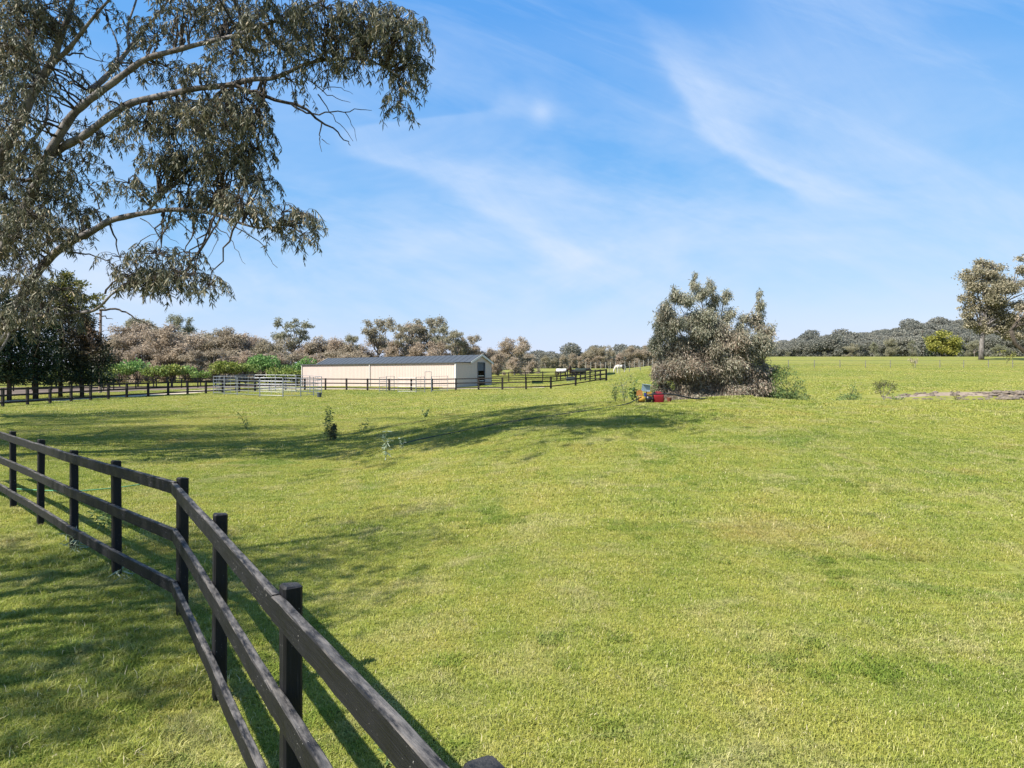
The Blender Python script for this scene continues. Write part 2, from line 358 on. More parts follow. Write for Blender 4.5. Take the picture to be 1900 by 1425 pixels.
def instancer(name, pts, idx, scl, rots, sources, mat):
    """one object whose geometry nodes place the source meshes on its points"""
    me = bpy.data.meshes.new(name); n = len(pts)
    me.vertices.add(n); me.vertices.foreach_set('co', np.ascontiguousarray(pts, np.float32).ravel())
    a = me.attributes.new('pick', 'INT', 'POINT'); a.data.foreach_set('value', np.asarray(idx, np.int32))
    a = me.attributes.new('size', 'FLOAT', 'POINT'); a.data.foreach_set('value', np.asarray(scl, np.float32))
    a = me.attributes.new('turn', 'FLOAT_VECTOR', 'POINT'); a.data.foreach_set('vector', np.ascontiguousarray(rots, np.float32).ravel())
    o = link(name, me, mat)
    ng = bpy.data.node_groups.new(name+'_scatter', 'GeometryNodeTree')
    ng.interface.new_socket('Geometry', in_out='INPUT', socket_type='NodeSocketGeometry'); ng.interface.new_socket('Geometry', in_out='OUTPUT', socket_type='NodeSocketGeometry')
    nd = ng.nodes; gi = nd.new('NodeGroupInput'); go = nd.new('NodeGroupOutput'); io = nd.new('GeometryNodeInstanceOnPoints'); g2i = nd.new('GeometryNodeGeometryToInstance')
    for s in reversed(sources):     # a multi input lists its newest link first
        oi = nd.new('GeometryNodeObjectInfo'); oi.inputs['Object'].default_value = s; oi.inputs['As Instance'].default_value = True
        ng.links.new(oi.outputs['Geometry'], g2i.inputs[0])
    def attr(nm, ty):
        k = nd.new('GeometryNodeInputNamedAttribute'); k.data_type = ty; k.inputs[0].default_value = nm; return k.outputs[0]
    ng.links.new(gi.outputs[0], io.inputs['Points']); ng.links.new(g2i.outputs[0], io.inputs['Instance'])
    io.inputs['Pick Instance'].default_value = True
    ng.links.new(attr('pick', 'INT'), io.inputs['Instance Index']); ng.links.new(attr('turn', 'FLOAT_VECTOR'), io.inputs['Rotation']); ng.links.new(attr('size', 'FLOAT'), io.inputs['Scale'])
    ng.links.new(io.outputs[0], go.inputs[0])
    md = o.modifiers.new('scatter', 'NODES'); md.node_group = ng; return o
def source(me, mat):
    me.materials.append(mat); return bpy.data.objects.new(me.name, me)      # not linked into the scene: only its mesh is placed
def flat_dist(P, line):
    line = np.array(line, float); best = np.full(len(P), 1e9)
    for a, b in zip(line[:-1], line[1:]):
        ab = b-a; t = np.clip(((P-a)@ab)/(ab@ab), 0, 1); best = np.minimum(best, np.linalg.norm(P-(a+t[:, None]*ab), axis=1))
    return best
src, P_, I_, S_ = [], [], [], []
LOD = [(.5, 3900, .034, .0036, 1.2, 9, 6), (.8, 3800, .042, .0055, 9, 19, 5), (1.2, 3400, .05, .010, 19, 36, 4), (2.4, 4000, .075, .024, 36, 112, 4)]
for size, n, h, w, y0, y1, var in LOD:
    base = len(src)
    for k in range(var): src.append(source(blade_patch('turf_patch', size, n, h, w, 100+base+k), M['grass']))
    st = size*.93
    X, Y = np.meshgrid(np.arange(-110, 110, st), np.arange(y0, y1, st)); Q = np.stack([X.ravel(), Y.ravel()], 1)+rng.uniform(-.15, .15, (X.size, 2))*size
    Q = Q[(np.abs(Q[:, 0]) < .80*Q[:, 1]+2.0+size)]
    Q = Q[flat_dist(Q, DRIVE) > 1.6+size*.45]
    Q = Q[flat_dist(Q, LITTER) > 12]
    sh = (Q-np.array([-6.56, 75]))@np.array([[.807, .59], [-.59, .807]])
    Q = Q[~((sh[:, 0] > -31) & (sh[:, 0] < 1) & (sh[:, 1] > -1) & (sh[:, 1] < 8))]
    Q = Q[flat_dist(Q, [(24, 40.9), (60, 43)]) > 1.3+size*.3]
    P_.append(Q); I_.append(base+rng.integers(0, var, len(Q))); S_.append(rng.uniform(.85, 1.2, len(Q)))
# longer tussocks along the near fence and scattered in the rough corner beside it
FL = [(-.075, 1.60), (-1.035, 3.03), (-2.07, 4.57), (-3.14, 6.155), (-5.75, 8.49), (-8.56, 11.1), (-11.3, 13.55)]
Q = []
for a_, b_ in zip(FL[:-1], FL[1:]):
    n_ = int(np.hypot(b_[0]-a_[0], b_[1]-a_[1])*5)
    for t_ in rng.random(n_): Q.append((a_[0]+(b_[0]-a_[0])*t_+rng.normal(0, .12), a_[1]+(b_[1]-a_[1])*t_+rng.normal(0, .12)))
for _ in range(260):
    y_ = rng.uniform(2.2, 10); Q.append((rng.uniform(-.85, -.36)*y_-.5, y_))
Q = np.array(Q); src.append(source(blade_patch('turf_tussock', .22, 260, .065, .0045, 190), M['grass'])); src.append(source(blade_patch('turf_tussock', .16, 190, .085, .005, 191), M['grass']))
P_.append(Q); I_.append(len(src)-2+rng.integers(0, 2, len(Q))); S_.append(rng.uniform(.6, 1.25, len(Q)))
mk = blade_patch('weed_tussock', .26, 420, .06, .011, 192); at_ = mk.attributes['v']; vv = np.zeros(len(at_.data), np.float32); at_.data.foreach_get('value', vv); at_.data.foreach_set('value', vv*.30)
src.append(source(mk, M['grass'])); Q = []
for cx_, cy_ in ((-2.0, 5.0), (-3.9, 4.9), (-1.2, 4.0), (-1.7, 3.6), (-2.6, 4.3), (-2.2, 3.2), (-3.3, 5.2), (-3.0, 3.6), (-1.4, 2.9), (-4.2, 6.0), (-3.6, 7.2), (2.2, 5.0), (3.8, 7.4), (1.6, 8.8), (6.0, 11), (-.3, 9.5), (5.2, 6.3)):
    for _ in range(16): Q.append((cx_+rng.normal(0, .28), cy_+rng.normal(0, .22)))
for _ in range(170):
    y_ = 2.5+rng.random()*22; Q.append((rng.uniform(-.8, .8)*y_, y_))
Q = np.array(Q); P_.append(Q); I_.append(np.full(len(Q), len(src)-1)); S_.append(rng.uniform(.3, .8, len(Q)))
Q = np.concatenate(P_); z = terrain(Q[:, 0], Q[:, 1]); e = .3
sx = (terrain(Q[:, 0]+e, Q[:, 1])-terrain(Q[:, 0]-e, Q[:, 1]))/(2*e); sy = (terrain(Q[:, 0], Q[:, 1]+e)-terrain(Q[:, 0], Q[:, 1]-e))/(2*e)
yaw = rng.integers(0, 4, len(Q))*np.pi/2
# tilt with the slope after a quarter turn: euler XYZ = Rz*Ry*Rx
cs, sn = np.cos(yaw), np.sin(yaw)
rx = np.arctan(-sx*sn+sy*cs); ry = -np.arctan(sx*cs+sy*sn)
g_ = instancer('grass', np.stack([Q[:, 0], Q[:, 1], z+.012*sstep(Q[:, 1], 15, 40)], 1), np.concatenate(I_), np.concatenate(S_), np.stack([rx, ry, yaw], 1), src, M['grass'])
tag(g_, 'short sunlit green and straw coloured paddock grass', 'grass', kind='stuff')

# ------------------------------------------------------------------ fences
def frame(a, b):
    a = np.array(a, float); b = np.array(b, float); d = b-a; L = np.linalg.norm(d); x = d/L
    y = np.cross([0, 0, 1], x); y /= np.linalg.norm(y); z = np.cross(x, y)
    Mx = Matrix(((x[0], y[0], z[0], 0), (x[1], y[1], z[1], 0), (x[2], y[2], z[2], 0), (0, 0, 0, 1)))
    return Mx, L
def board(name, a, b, hgt, thick, mat, parent, near=True):
    Mx, L = frame(a, b); n = max(2, int(L/.12)) if near else 1
    m = MB(); V = []; bow = rnd.uniform(-.008, .008); c = .005 if near else 0
    prof = [(-thick/2+c, -hgt/2), (thick/2-c, -hgt/2), (thick/2, -hgt/2+c), (thick/2, hgt/2-c), (thick/2-c, hgt/2), (-thick/2+c, hgt/2), (-thick/2, hgt/2-c), (-thick/2, -hgt/2+c)] if near else \
           [(-thick/2, -hgt/2), (thick/2, -hgt/2), (thick/2, hgt/2), (-thick/2, hgt/2)]
    k = len(prof)
    for i in range(n+1):
        t = i/n; w = bow*4*t*(1-t); j1 = rnd.uniform(-.0016, .0016) if near else 0
        for q, (y, z) in enumerate(prof):
            V.append([-L/2+L*t, y+w+j1, z+w*.5+(rnd.uniform(-.0015, .0015) if near else 0)])
    fs = [(i*k+q, (i+1)*k+q, (i+1)*k+(q+1) % k, i*k+(q+1) % k) for i in range(n) for q in range(k)]
    fs += [tuple(range(k)), tuple(n*k+q for q in range(k-1, -1, -1))]
    m.add(V, fs); o = m.obj(name, mat, parent)
    mid = (np.array(a)+np.array(b))/2-np.array(parent.location)
    T = Mx.copy(); T.translation = Vector(mid.tolist()); o.matrix_local = T
    return o
def post(name, p, h, w, rz, mat, parent, near=True, below=.15):
    m = MB(); V = []; H = h+below; lev = 9 if near else 1; c = w*.12 if near else 0
    pr = [(-w/2+c, -w/2), (w/2-c, -w/2), (w/2, -w/2+c), (w/2, w/2-c), (w/2-c, w/2), (-w/2+c, w/2), (-w/2, w/2-c), (-w/2, -w/2+c)] if near else [(-w/2, -w/2), (w/2, -w/2), (w/2, w/2), (-w/2, w/2)]
    k = len(pr); lx, ly = rnd.uniform(-.012, .012), rnd.uniform(-.012, .012)
    for i in range(lev+1):
        t = i/lev
        for x, y in pr: V.append([-below+H*t, x+lx*t+(rnd.uniform(-.0015, .0015) if near else 0), y+ly*t])
    if near:
        for x, y in pr: V.append([h+.006+.01*x/w, x*.8+lx, y*.8+ly])
        lev += 1
    fs = [(i*k+q, i*k+(q+1) % k, (i+1)*k+(q+1) % k, (i+1)*k+q) for i in range(lev) for q in range(k)]+[tuple(lev*k+q for q in range(k))]
    m.add(V, fs); o = m.obj(name, mat, parent)
    # local x is the post's length, so the grain runs up it
    R = Matrix.Rotation(rz, 4, 'Z')@Matrix(((0, 0, -1, 0), (0, 1, 0, 0), (1, 0, 0, 0), (0, 0, 0, 1)))
    R.translation = Vector((np.array(p, float)-np.array(parent.location)).tolist()); o.matrix_local = R; return o
def rail_fence(name, label, pts, mat, near=False, h=1.31, pw=.11, rails=(1.225, .785, .29), rh=.115, th=.04, side=1, group=None, cat='fence', corners=(), stag=False):
    base = pts[0]; root = empty(name, base); tag(root, label, cat, group)
    n = len(pts)
    for i, p in enumerate(pts):
        a = pts[max(0, i-1)]; b = pts[min(n-1, i+1)]
        if i in corners: a = p
        d = np.array(b)-np.array(a); post('post', p, h+(rnd.uniform(-.008, .012) if near else 0), pw, math.atan2(d[1], d[0]), M['timber_post'] if near else mat, root, near)
    for ri, r in enumerate(rails):
        cuts = list(range(n)) if not stag else sorted(set([0, n-1]+list(corners)+[i for i in range(n) if (i+ri) % 2 == 0]))
        for i0, i1 in zip(cuts[:-1], cuts[1:]):
            for s0 in range(i0, i1):
                a, b = np.array(pts[s0], float), np.array(pts[s0+1], float)
                d = (b-a)[:2]; d /= np.linalg.norm(d); off = np.array([-d[1], d[0], 0])*side*(pw/2+th/2+.001)
                e = .002 if near else 0
                ea = np.array([d[0], d[1], 0])*((e if s0 == i0 else -.0)); 
                ja = rnd.uniform(-.006, .006) if near and s0 == i0 else 0
                ext0 = -th*.55 if (s0 in corners and near) else 0
                A = a+off+[0, 0, r+ja]+ea+np.array([d[0], d[1], 0])*ext0; B = b+off+[0, 0, r+(rnd.uniform(-.006, .006) if near else 0)]-ea
                if not near or True: board('rail', A, B, rh, th, mat, root, near)
    return root
NP = [(2.7, -2.55), (1.75, -1.15), (.86, .27), (-.075, 1.60), (-1.035, 3.03), (-2.07, 4.57), (-3.14, 6.155), (-4.48, 7.33), (-5.75, 8.49), (-7.22, 9.9), (-8.56, 11.1), (-9.9, 12.3), (-11.3, 13.55)]
near_pts = [(x, y, gz(x, y)) for x, y in NP]
rail_fence('paddock_fence', 'weathered black three-rail timber fence in the near lower left corner', near_pts, M['timber'], True, pw=.088, side=1, corners=(6,), rh=.115, th=.045)
def px_fence(lst): return [tuple(gpt(px, Z)) for px, Z in lst]
L1 = [(-120, 39.6), (-78, 41.4), (-37, 43.2)]+list(zip([5, 51, 93, 132, 168, 201, 235, 275, 312, 348, 382], [45, 46.8, 48.6, 50.4, 52.2, 54, 55.8, 57.8, 59.7, 61.5, 63]))+[(413, 64.6), (444, 66), (473, 67), (500, 68), (530, 68.8), (565, 69.5)]
rail_fence('rail_fence', 'long dark three-rail fence on the left running under the conifers to the shed', px_fence(L1), M['timber_far'], pw=.15, rh=.13, side=-1)
L2 = [(565.7, 69.5), (604, 69.3), (643, 69), (682, 68.5), (722, 68), (763, 67.5), (802, 67), (846, 66.4), (888, 66), (932, 65), (976, 64.5), (1022, 66), (1068, 68.5), (1125, 70.5)]
rail_fence('rail_fence', 'dark brown three-rail fence passing in front of the cream shed', px_fence(L2)[0:], M['timber_far'], pw=.15, rh=.11, side=-1)
L3 = [(1125, 70.5), (1114, 72.5), (1104.6, 74.6), (1094.7, 76.7), (1086, 78.8), (1077, 81), (1069, 84), (1061, 87)]
rail_fence('rail_fence', 'short dark fence running back from the paddock corner towards the horses', px_fence(L3), M['timber_far'], pw=.14, rh=.11, side=1)
L4 = [(880, 87), (912, 87), (944, 87), (975, 87), (1007, 87), (1033, 87), (1040, 87), (1053, 87), (1061, 87.1)]
rail_fence('rail_fence', 'dark fence along the back of the horse paddock right of the shed', px_fence(L4), M['timber_far'], pw=.13, rh=.1, side=1)
L5 = [(-60, 66), (-8, 67), (25, 67.5), (60, 68.4), (96, 69.4), (132, 70.5), (170, 71.6), (211, 72.8), (252, 74), (290, 75), (320, 76), (337, 76.5), (367, 77.5), (400, 79), (440, 80.5), (480, 82), (520, 84), (552, 86)]
rail_fence('rail_fence', 'thin dark fence in front of the green orchard trees beyond the drive', px_fence(L5), M['timber_far'], h=1.2, pw=.12, rh=.09, rails=(1.1, .65, .2), side=1)
def wire_fence(name, label, pts, h, r, wires, mp, mw, rpost=6):
    root = empty(name, pts[0]); tag(root, label, 'fence'); b = np.array(pts[0])
    for p in pts:
        m = MB(); hh = h*rnd.uniform(.94, 1.05); m.tube([[0, 0, -.2], [rnd.uniform(-.02, .02), 0, hh*.6], [rnd.uniform(-.03, .03), 0, hh]], r, rpost)
        m.obj('post', mp, root, loc=np.array(p)-b)
    for w in wires:
        m = MB(); m.tube([np.array(p)-b+[0, -r-.012, w] for p in pts], .012, 4); m.obj('wire', mw, root)
    return root
wire_fence('wire_fence', 'line of pale round posts climbing the slope behind the horses', px_fence([(1087+i*9.3-.06*i*i*.5, 158) for i in range(15)]), 1.7, .055, (.5, 1.0, 1.5), M['post_white'], M['wire'])
wire_fence('wire_fence', 'thin wire fence with spaced posts across the far right field', px_fence([(px, 99) for px in (1415, 1463, 1511, 1558.5, 1606, 1652, 1698, 1744, 1788, 1834, 1879, 1925)]), 1.22, .05, (.35, .75, 1.15), M['grey_post'], M['wire'])
wire_fence('wire_fence', 'low wire fence between the grazing pied horse and the tall leafy thicket', px_fence([(1130, 93), (1150, 93), (1168, 93), (1188, 93), (1210, 93), (1240, 93)]), 1.3, .05, (.4, .8, 1.2), M['grey_post'], M['wire'])

# ------------------------------------------------------------------ shed
def build_shed():
    z0 = gz(-6.56, 75); S = empty('shed', (-6.56, 75, z0), math.atan2(-.59, .807)); S['label'] = 'long cream steel shed with blue grey gabled roof behind the rail fence'; S['category'] = 'shed'
    L, W, SK, PK = 28.9, 6.8, 2.62, 4.71; E = 3.675-z0; PZ = 4.62-z0; B = -.75
    def ribbed(x0, x1, ztop, axis, fixed, nrm, z_low=B):
        """vertical ribbed sheet; ztop is a function along the wall"""
        m = MB(); V = []; p = .27; n = max(1, int(round((x1-x0)/p))); q = (x1-x0)/n; us = []; ds = []
        for i in range(n):
            a = x0+i*q; us += [a, a+q*.62, a+q*.72, a+q*.90]; ds += [0, 0, .035, .035]
        us.append(x1); ds.append(0)
        for u_, d_ in zip(us, [q_*.75 for q_ in ds]):
            for z_ in (z_low, ztop(u_)):
                V.append([u_, fixed+nrm*d_, z_] if axis == 'x' else [fixed+nrm*d_, u_, z_])
        m.add(V, [(2*i, 2*i+2, 2*i+3, 2*i+1) for i in range(len(us)-1)]); return m
    ribbed(-L, 0, lambda u: E, 'x', 0, -1).obj('wall', M['cream'], S)
    ribbed(-L, 0, lambda u: E, 'x', W, 1).obj('wall', M['cream'], S)
    def prof(u):
        if u <= SK: return E+.02
        return E+.02+(PZ-E)*(1-abs(u-PK)/(PK-SK)) if u < W else E
    D0, D1, DT = 4.08, 5.36, 2.93
    a = ribbed(0, D0, prof, 'y', 0, 1); b = ribbed(D1, W, prof, 'y', 0, 1); c = ribbed(D0, D1, prof, 'y', 0, 1, DT)
    g = MB()
    for k in (a, b, c): g.add(np.concatenate(k.v), k.f)
    g.obj('wall', M['cream'], S)
    ribbed(0, W, prof, 'y', -L, -1).obj('wall', M['cream'], S)
    # roof: skillion at the front, gable behind
    r = MB(); oh = .18
    def slab(y0, za, y1, zb, t=.06):
        x0, x1 = -L-oh, oh
        r.add([[x0, y0, za], [x1, y0, za], [x1, y1, zb], [x0, y1, zb], [x0, y0, za+t], [x1, y0, za+t], [x1, y1, zb+t], [x0, y1, zb+t]],
              [(0, 3, 2, 1), (4, 5, 6, 7), (0, 1, 5, 4), (1, 2, 6, 5), (2, 3, 7, 6), (3, 0, 4, 7)])
    slab(-.05, E+.02, SK, E+.06); sl = (PZ-E)/(PK-SK)
    slab(SK+.002, E+.04, PK-.003, PZ+.04); slab(PK+.003, PZ+.04, W+.15, E+.04-sl*.15)
    x = -L
    while x < 0:     # standing ribs on the front slope
        m0 = np.array([[x, SK+.01, E+.1], [x+.06, SK+.01, E+.1], [x+.06, PK-.01, PZ+.1], [x, PK-.01, PZ+.1], [x+.03, SK+.01, E+.14], [x+.03, PK-.01, PZ+.14]])
        r.add(m0, [(0, 4, 5, 3), (4, 1, 2, 5)]); x += .9
    r.obj('roof', M['roof'], S)
    for xx in (oh+.004, -L-oh-.004):
        t = MB()
        for (y0, za, y1, zb) in ((SK, E+.02, PK, PZ+.02), (PK, PZ+.02, W+.16, E+.02-sl*.16)):
            s_ = 1 if xx > 0 else -1
            t.add([[xx, y0, za-.1], [xx, y1, zb-.1], [xx, y1, zb+.16], [xx, y0, za+.16], [xx+.03*s_, y0, za-.1], [xx+.03*s_, y1, zb-.1], [xx+.03*s_, y1, zb+.16], [xx+.03*s_, y0, za+.16]],
                  [(0, 1, 2, 3), (4, 7, 6, 5), (0, 4, 5, 1), (3, 2, 6, 7), (0, 3, 7, 4), (1, 5, 6, 2)])
        t.obj('barge_board', M['white_trim'], S)
    gt = MB(); gt.box((-L/2, -.13, E+.005), (L+.3, .13, .12)); gt.obj('gutter', M['roof'], S)
    for dx in (-L+.1, -14.6): 
        dp = MB(); dp.box((dx, -.095, (E+B)/2), (.1, .09, E-B-.08)); dp.obj('downpipe', M['white_trim'], S)
    ct = MB(); ct.box((.03, -.03, (E+B)/2-.02), (.16, .14, E-B-.04)); ct.obj('corner_trim', M['white_trim'], S)
    # roller door half raised, with a yellow jamb strip and a chain gate inside
    d = MB(); n = 9
    for i in range(n): d.box((-.06, (D0+D1)/2, DT-.06-i*.105), (.03, D1-D0-.06, .09))
    d.obj('roller_door', M['shutter'], S)
    fr = MB(); fr.box((.045, D0-.04, (DT+B)/2), (.08, .08, DT-B)); fr.box((.045, D1+.04, (DT+B)/2), (.08, .08, DT-B)); fr.box((.045, (D0+D1)/2, DT+.04), (.08, D1-D0+.16, .08)); fr.obj('door_frame', M['shutter'], S)
    sl_ = MB()
    for z_ in (1.35, .75): sl_.box((-.05, (D0+D1)/2, z_), (.04, D1-D0, .08))
    sl_.obj('slide_rail', M['white_trim'], S)
    fl = MB(); fl.box((-L/2, W/2, -.06), (L-.1, W-.1, .06)); fl.obj('floor_slab', M['inside'], S)
    return S
build_shed()

# ------------------------------------------------------------------ yard panels
def panel(parent, a, b, h, rails=6, r=.020, top=None):
    a = np.array(a, float); b = np.array(b, float); o = np.array(parent.location)
    m = MB(); e = (b-a)*.012
    a = a+e; b = b-e
    for p in (a, b): m.tube([p-o, p-o+[0, 0, h]], r*1.5, 6)
    for i in range(rails):
        z = .18+(h-.2)*i/(rails-1); m.tube([a-o+[0, 0, z], b-o+[0, 0, z]], r, 6)
    mid = (a+b)/2; m.tube([mid-o+[0, 0, .18], mid-o+[0, 0, h-.02]], r*.8, 5)
    return m.obj('panel', M['steel'], parent)
ring = [(396, 62), (416, 61), (440, 60), (482, 57.5), (525, 56.5), (558, 57), (582, 58.5), (597, 61), (575, 64.2), (549, 66), (511, 67), (472, 67), (437, 66), (408, 64.5)]
RP = [gpt(*q) for q in ring]
yard = empty('stock_yard', RP[0]); tag(yard, 'ring of galvanised steel yard panels standing left of the shed', 'stock yard')
for i in range(len(RP)): panel(yard, RP[i], RP[(i+1) % len(RP)], 1.75, 6)
race = empty('race_panels', gpt(704, 66)); tag(race, 'loose grey pipe panels with a tall gate arch against the cream shed wall', 'yard panels')
for (pa, pb, h) in (((704, 65.5), (717, 66.6), 1.55), ((717, 66.6), (731.6, 67), 1.62), ((738, 64.5), (772, 64.3), 1.55), ((772, 64.3), (788, 64.6), 1.6), ((800.5, 64.8), (831, 65.4), 1.6)):
    panel(race, gpt(*pa), gpt(*pb), h, 4, .018)
arch = MB(); a, b = gpt(788.5, 64.7), gpt(800, 64.8); o = np.array(race.location)
arch.tube([a-o, a-o+[0, 0, 2.1]], .035, 6); arch.tube([b-o, b-o+[0, 0, 2.1]], .035, 6); arch.tube([a-o+[0, 0, 2.08], b-o+[0, 0, 2.08]], .03, 6); arch.obj('gate_arch', M['steel'], race)
d = MB(); d.tube([[0, 0, 0], [0, 0, .03], [0, 0, .2], [0, 0, .42]], [.17, .185, .185, .19], 16); d.tube([[0, 0, .39], [0, 0, .43]], [.2, .2], 16)
tag(d.obj('drum', M['drum'], loc=gpt(592.5, 56.5)), 'small dark grey tub on the grass beside the last yard panel', 'tub')
def trough(px, Z, L, W, H, label, mat):
    m = MB(); w = .04
    m.box((0, 0, .05), (L*.94, W*.9, .06)); m.box((0, -W/2, H/2), (L, w, H)); m.box((0, W/2, H/2), (L, w, H)); m.box((-L/2, 0, H/2), (w, W-w-.004, H)); m.box((L/2, 0, H/2), (w, W-w-.004, H))
    m.box((0, -W/2-.01, H), (L+.06, .07, .05))
    tag(m.obj('trough', mat, loc=gpt(px, Z)), label, 'trough')
trough(997, 80, 1.3, .6, .4, 'low dark green trough in the paddock right of the shed', M['green_trough'])
trough(1059, 85, 1.1, .7, .55, 'dark box trough behind the fence below the brown horse', M['drum'])
trough(1134, 88, 1.0, .6, .35, 'dark trough in front of the grazing pied horse', M['green_trough'])

# ------------------------------------------------------------------ pump, fuel box, pipe
def build_pump():
    p = gpt(1196, 23.6); R = empty('water_pump', p); tag(R, 'yellow and orange motor pump with a grey lid standing left of the leafy thicket', 'pump'); R.scale = (.9, .9, .9)
    m = MB()      # black skid frame
    for y in (-.17, .17):
        m.tube([[-.30, y, .03], [.30, y, .03]], .02, 6); m.tube([[-.29, y, .03], [-.29, y, .26], [-.2, y, .33]], .017, 6); m.tube([[.29, y, .03], [.29, y, .24]], .017, 6)
    for x in (-.27, .27): m.tube([[x, -.17, .03], [x, .17, .03]], .018, 6)
    m.obj('skid_frame', M['black_plastic'], R)
    m = MB(); m.tube([[-.26, -.05, .16], [-.24, -.05, .16], [-.02, -.05, .16], [0, -.05, .16]], [.09, .125, .125, .09], 18); m.obj('engine_drum', M['yellow'], R, True)
    m = MB(); m.box((-.20, .02, .40), (.21, .26, .2), taper=.9); m.box((-.20, .02, .51), (.1, .12, .03)); m.obj('fuel_tank', M['orange'], R)
    m = MB(); m.box((.17, .02, .37), (.17, .26, .18)); m.obj('side_cover', M['yellow'], R)
    m = MB(); m.box((.0, -.1, .36), (.08, .08, .10)); m.tube([[0, -.1, .26], [0, -.1, .36]], .04, 10); m.obj('carburettor', M['blue'], R)
    m = MB(); c, s = math.cos(.12), math.sin(.12); m.box((.06, .04, .60), (.30, .26, .27), rot=((c, 0, s), (0, 1, 0), (-s, 0, c)), taper=.92); m.box((.075, -.02, .745), (.33, .32, .025), rot=((c, 0, s), (0, 1, 0), (-s, 0, c))); m.obj('lid', M['greyblue'], R)
    m = MB(); m.tube([[.04, -.05, .17], [.07, -.05, .17], [.22, -.05, .17], [.27, -.05, .17]], [.08, .135, .135, .06], 18); m.tube([[.16, -.05, .17], [.16, -.05, .34]], .045, 10); m.tube([[.27, -.05, .17], [.36, -.05, .19]], .045, 10); m.obj('pump_housing', M['black_plastic'], R, True)
    p = gpt(1221, 23.7); R = empty('fuel_container', p); tag(R, 'red plastic box with rounded lid on the grass beside the pump', 'container')
    m = MB(); V = []; prof = [(0, .92), (.02, 1.0), (.22, 1.0), (.24, 1.03), (.27, 1.0), (.33, .96), (.36, .85), (.375, .6)]; n = 28
    for z, s in prof:
        for i in range(n):
            a = 2*math.pi*i/n; ex = .32; cx, cy = math.cos(a), math.sin(a)
            V.append([.20*s*math.copysign(abs(cx)**ex, cx), .15*s*math.copysign(abs(cy)**ex, cy), z])
    m.add(V, [(i*n+j, i*n+(j+1) % n, (i+1)*n+(j+1) % n, (i+1)*n+j) for i in range(len(prof)-1) for j in range(n)]+[tuple((len(prof)-1)*n+j for j in range(n))])
    m.obj('body', M['red'], R, True)
    m = MB(); m.tube([[-.09, 0, .36], [-.08, 0, .405], [.08, 0, .405], [.09, 0, .36]], .014, 8); m.obj('handle', M['red'], R)
    m = MB(); m.tube([[-.14, 0, .36], [-.14, 0, .40]], .03, 10); m.obj('cap', M['black_plastic'], R)
    m = MB(); m.tube([[0, 0, 0], [0, 0, .13], [0, 0, .135], [0, 0, .17]], [.065, .085, .095, .095], 14)
    tag(m.obj('clay_pot', M['rust'], loc=gpt(1242, 24.0)), 'small rusty brown pot half hidden at the foot of the leafy thicket', 'pot')
    def pipe(name, pts, r, label, mat, cat):
        pts = np.array(pts); d = np.r_[0, np.cumsum(np.linalg.norm(np.diff(pts, axis=0), axis=1))]
        t = np.linspace(0, d[-1], 60); q = np.stack([np.interp(t, d, pts[:, k]) for k in range(3)], 1)
        for _ in range(4): q[1:-1] = (q[:-2]+q[1:-1]*2+q[2:])/4
        m = MB(); m.tube(q, r, 8); tag(m.obj(name, mat, smooth=True), label, cat)
    pipe('suction_pipe', [gpt(1201, 23.35, .30), gpt(1212, 23.3, .33), gpt(1235, 23.3, .35), gpt(1252, 23.3, .31), gpt(1270, 23.4, .22), gpt(1287, 23.6, .12), gpt(1303, 23.9, .05), gpt(1315, 24.2, .03)], .026, 'thick black pipe arching over the red box into the bank', M['black_plastic'], 'pipe')
    pipe('delivery_pipe', [gpt(1190, 23.3, .22), gpt(1180, 23.2, .15), gpt(1168, 22.9, .04), gpt(1150, 22.4, .03), gpt(1120, 21.9, .03), gpt(1060, 21.2, .03), gpt(990, 20.6, .03), gpt(930, 20.2, .03), gpt(880, 19.8, .03), gpt(830, 19.5, .03), gpt(780, 19.2, .03), gpt(740, 18.6, .03)], .016, 'thin black pipe lying across the shaded lawn from the pump', M['black_plastic'], 'pipe')
    pipe('garden_hose', [gpt(-60, 13.0, .04), gpt(40, 12.6, .05), gpt(75, 12.45, .05), gpt(105, 12.4, .05), gpt(130, 12.3, .05), gpt(180, 12.6, .04), gpt(230, 12.9, .05), gpt(275, 13.4, .05), gpt(300, 14, .04)], .011, 'pale green garden hose lying in the grass behind the near fence', M['green_hose'], 'hose')
build_pump()

# ------------------------------------------------------------------ rocks of the bank (countless rubble)
def rocks():
    m = MB()
    for i in range(800):
        t = rnd.random()**.8; x = 24+t*34; y = 41.5+rnd.uniform(-.75, .75); s = rnd.uniform(.10, .28)*(1 if t > .2 else .6)
        n = 7; V = []; z = gz(x, y)
        for lev, (zz, rr) in enumerate(((-.3, .8), (.25, 1.0), (.65, .6))):
            for j in range(n):
                a = 2*math.pi*j/n+lev*.3; k = rr*rnd.uniform(.7, 1.15); V.append([x+s*k*math.cos(a)*1.3, y+s*k*math.sin(a), z+s*zz*rnd.uniform(.8, 1.2)])
        m.add(V, [(l*n+j, l*n+(j+1) % n, (l+1)*n+(j+1) % n, (l+1)*n+j) for l in range(2) for j in range(n)]+[tuple(2*n+j for j in range(n))])
    tag(m.obj('rock_rubble', M['stone']), 'row of dark grey brown rubble along the dirt at right', 'rocks', kind='stuff')
rocks()

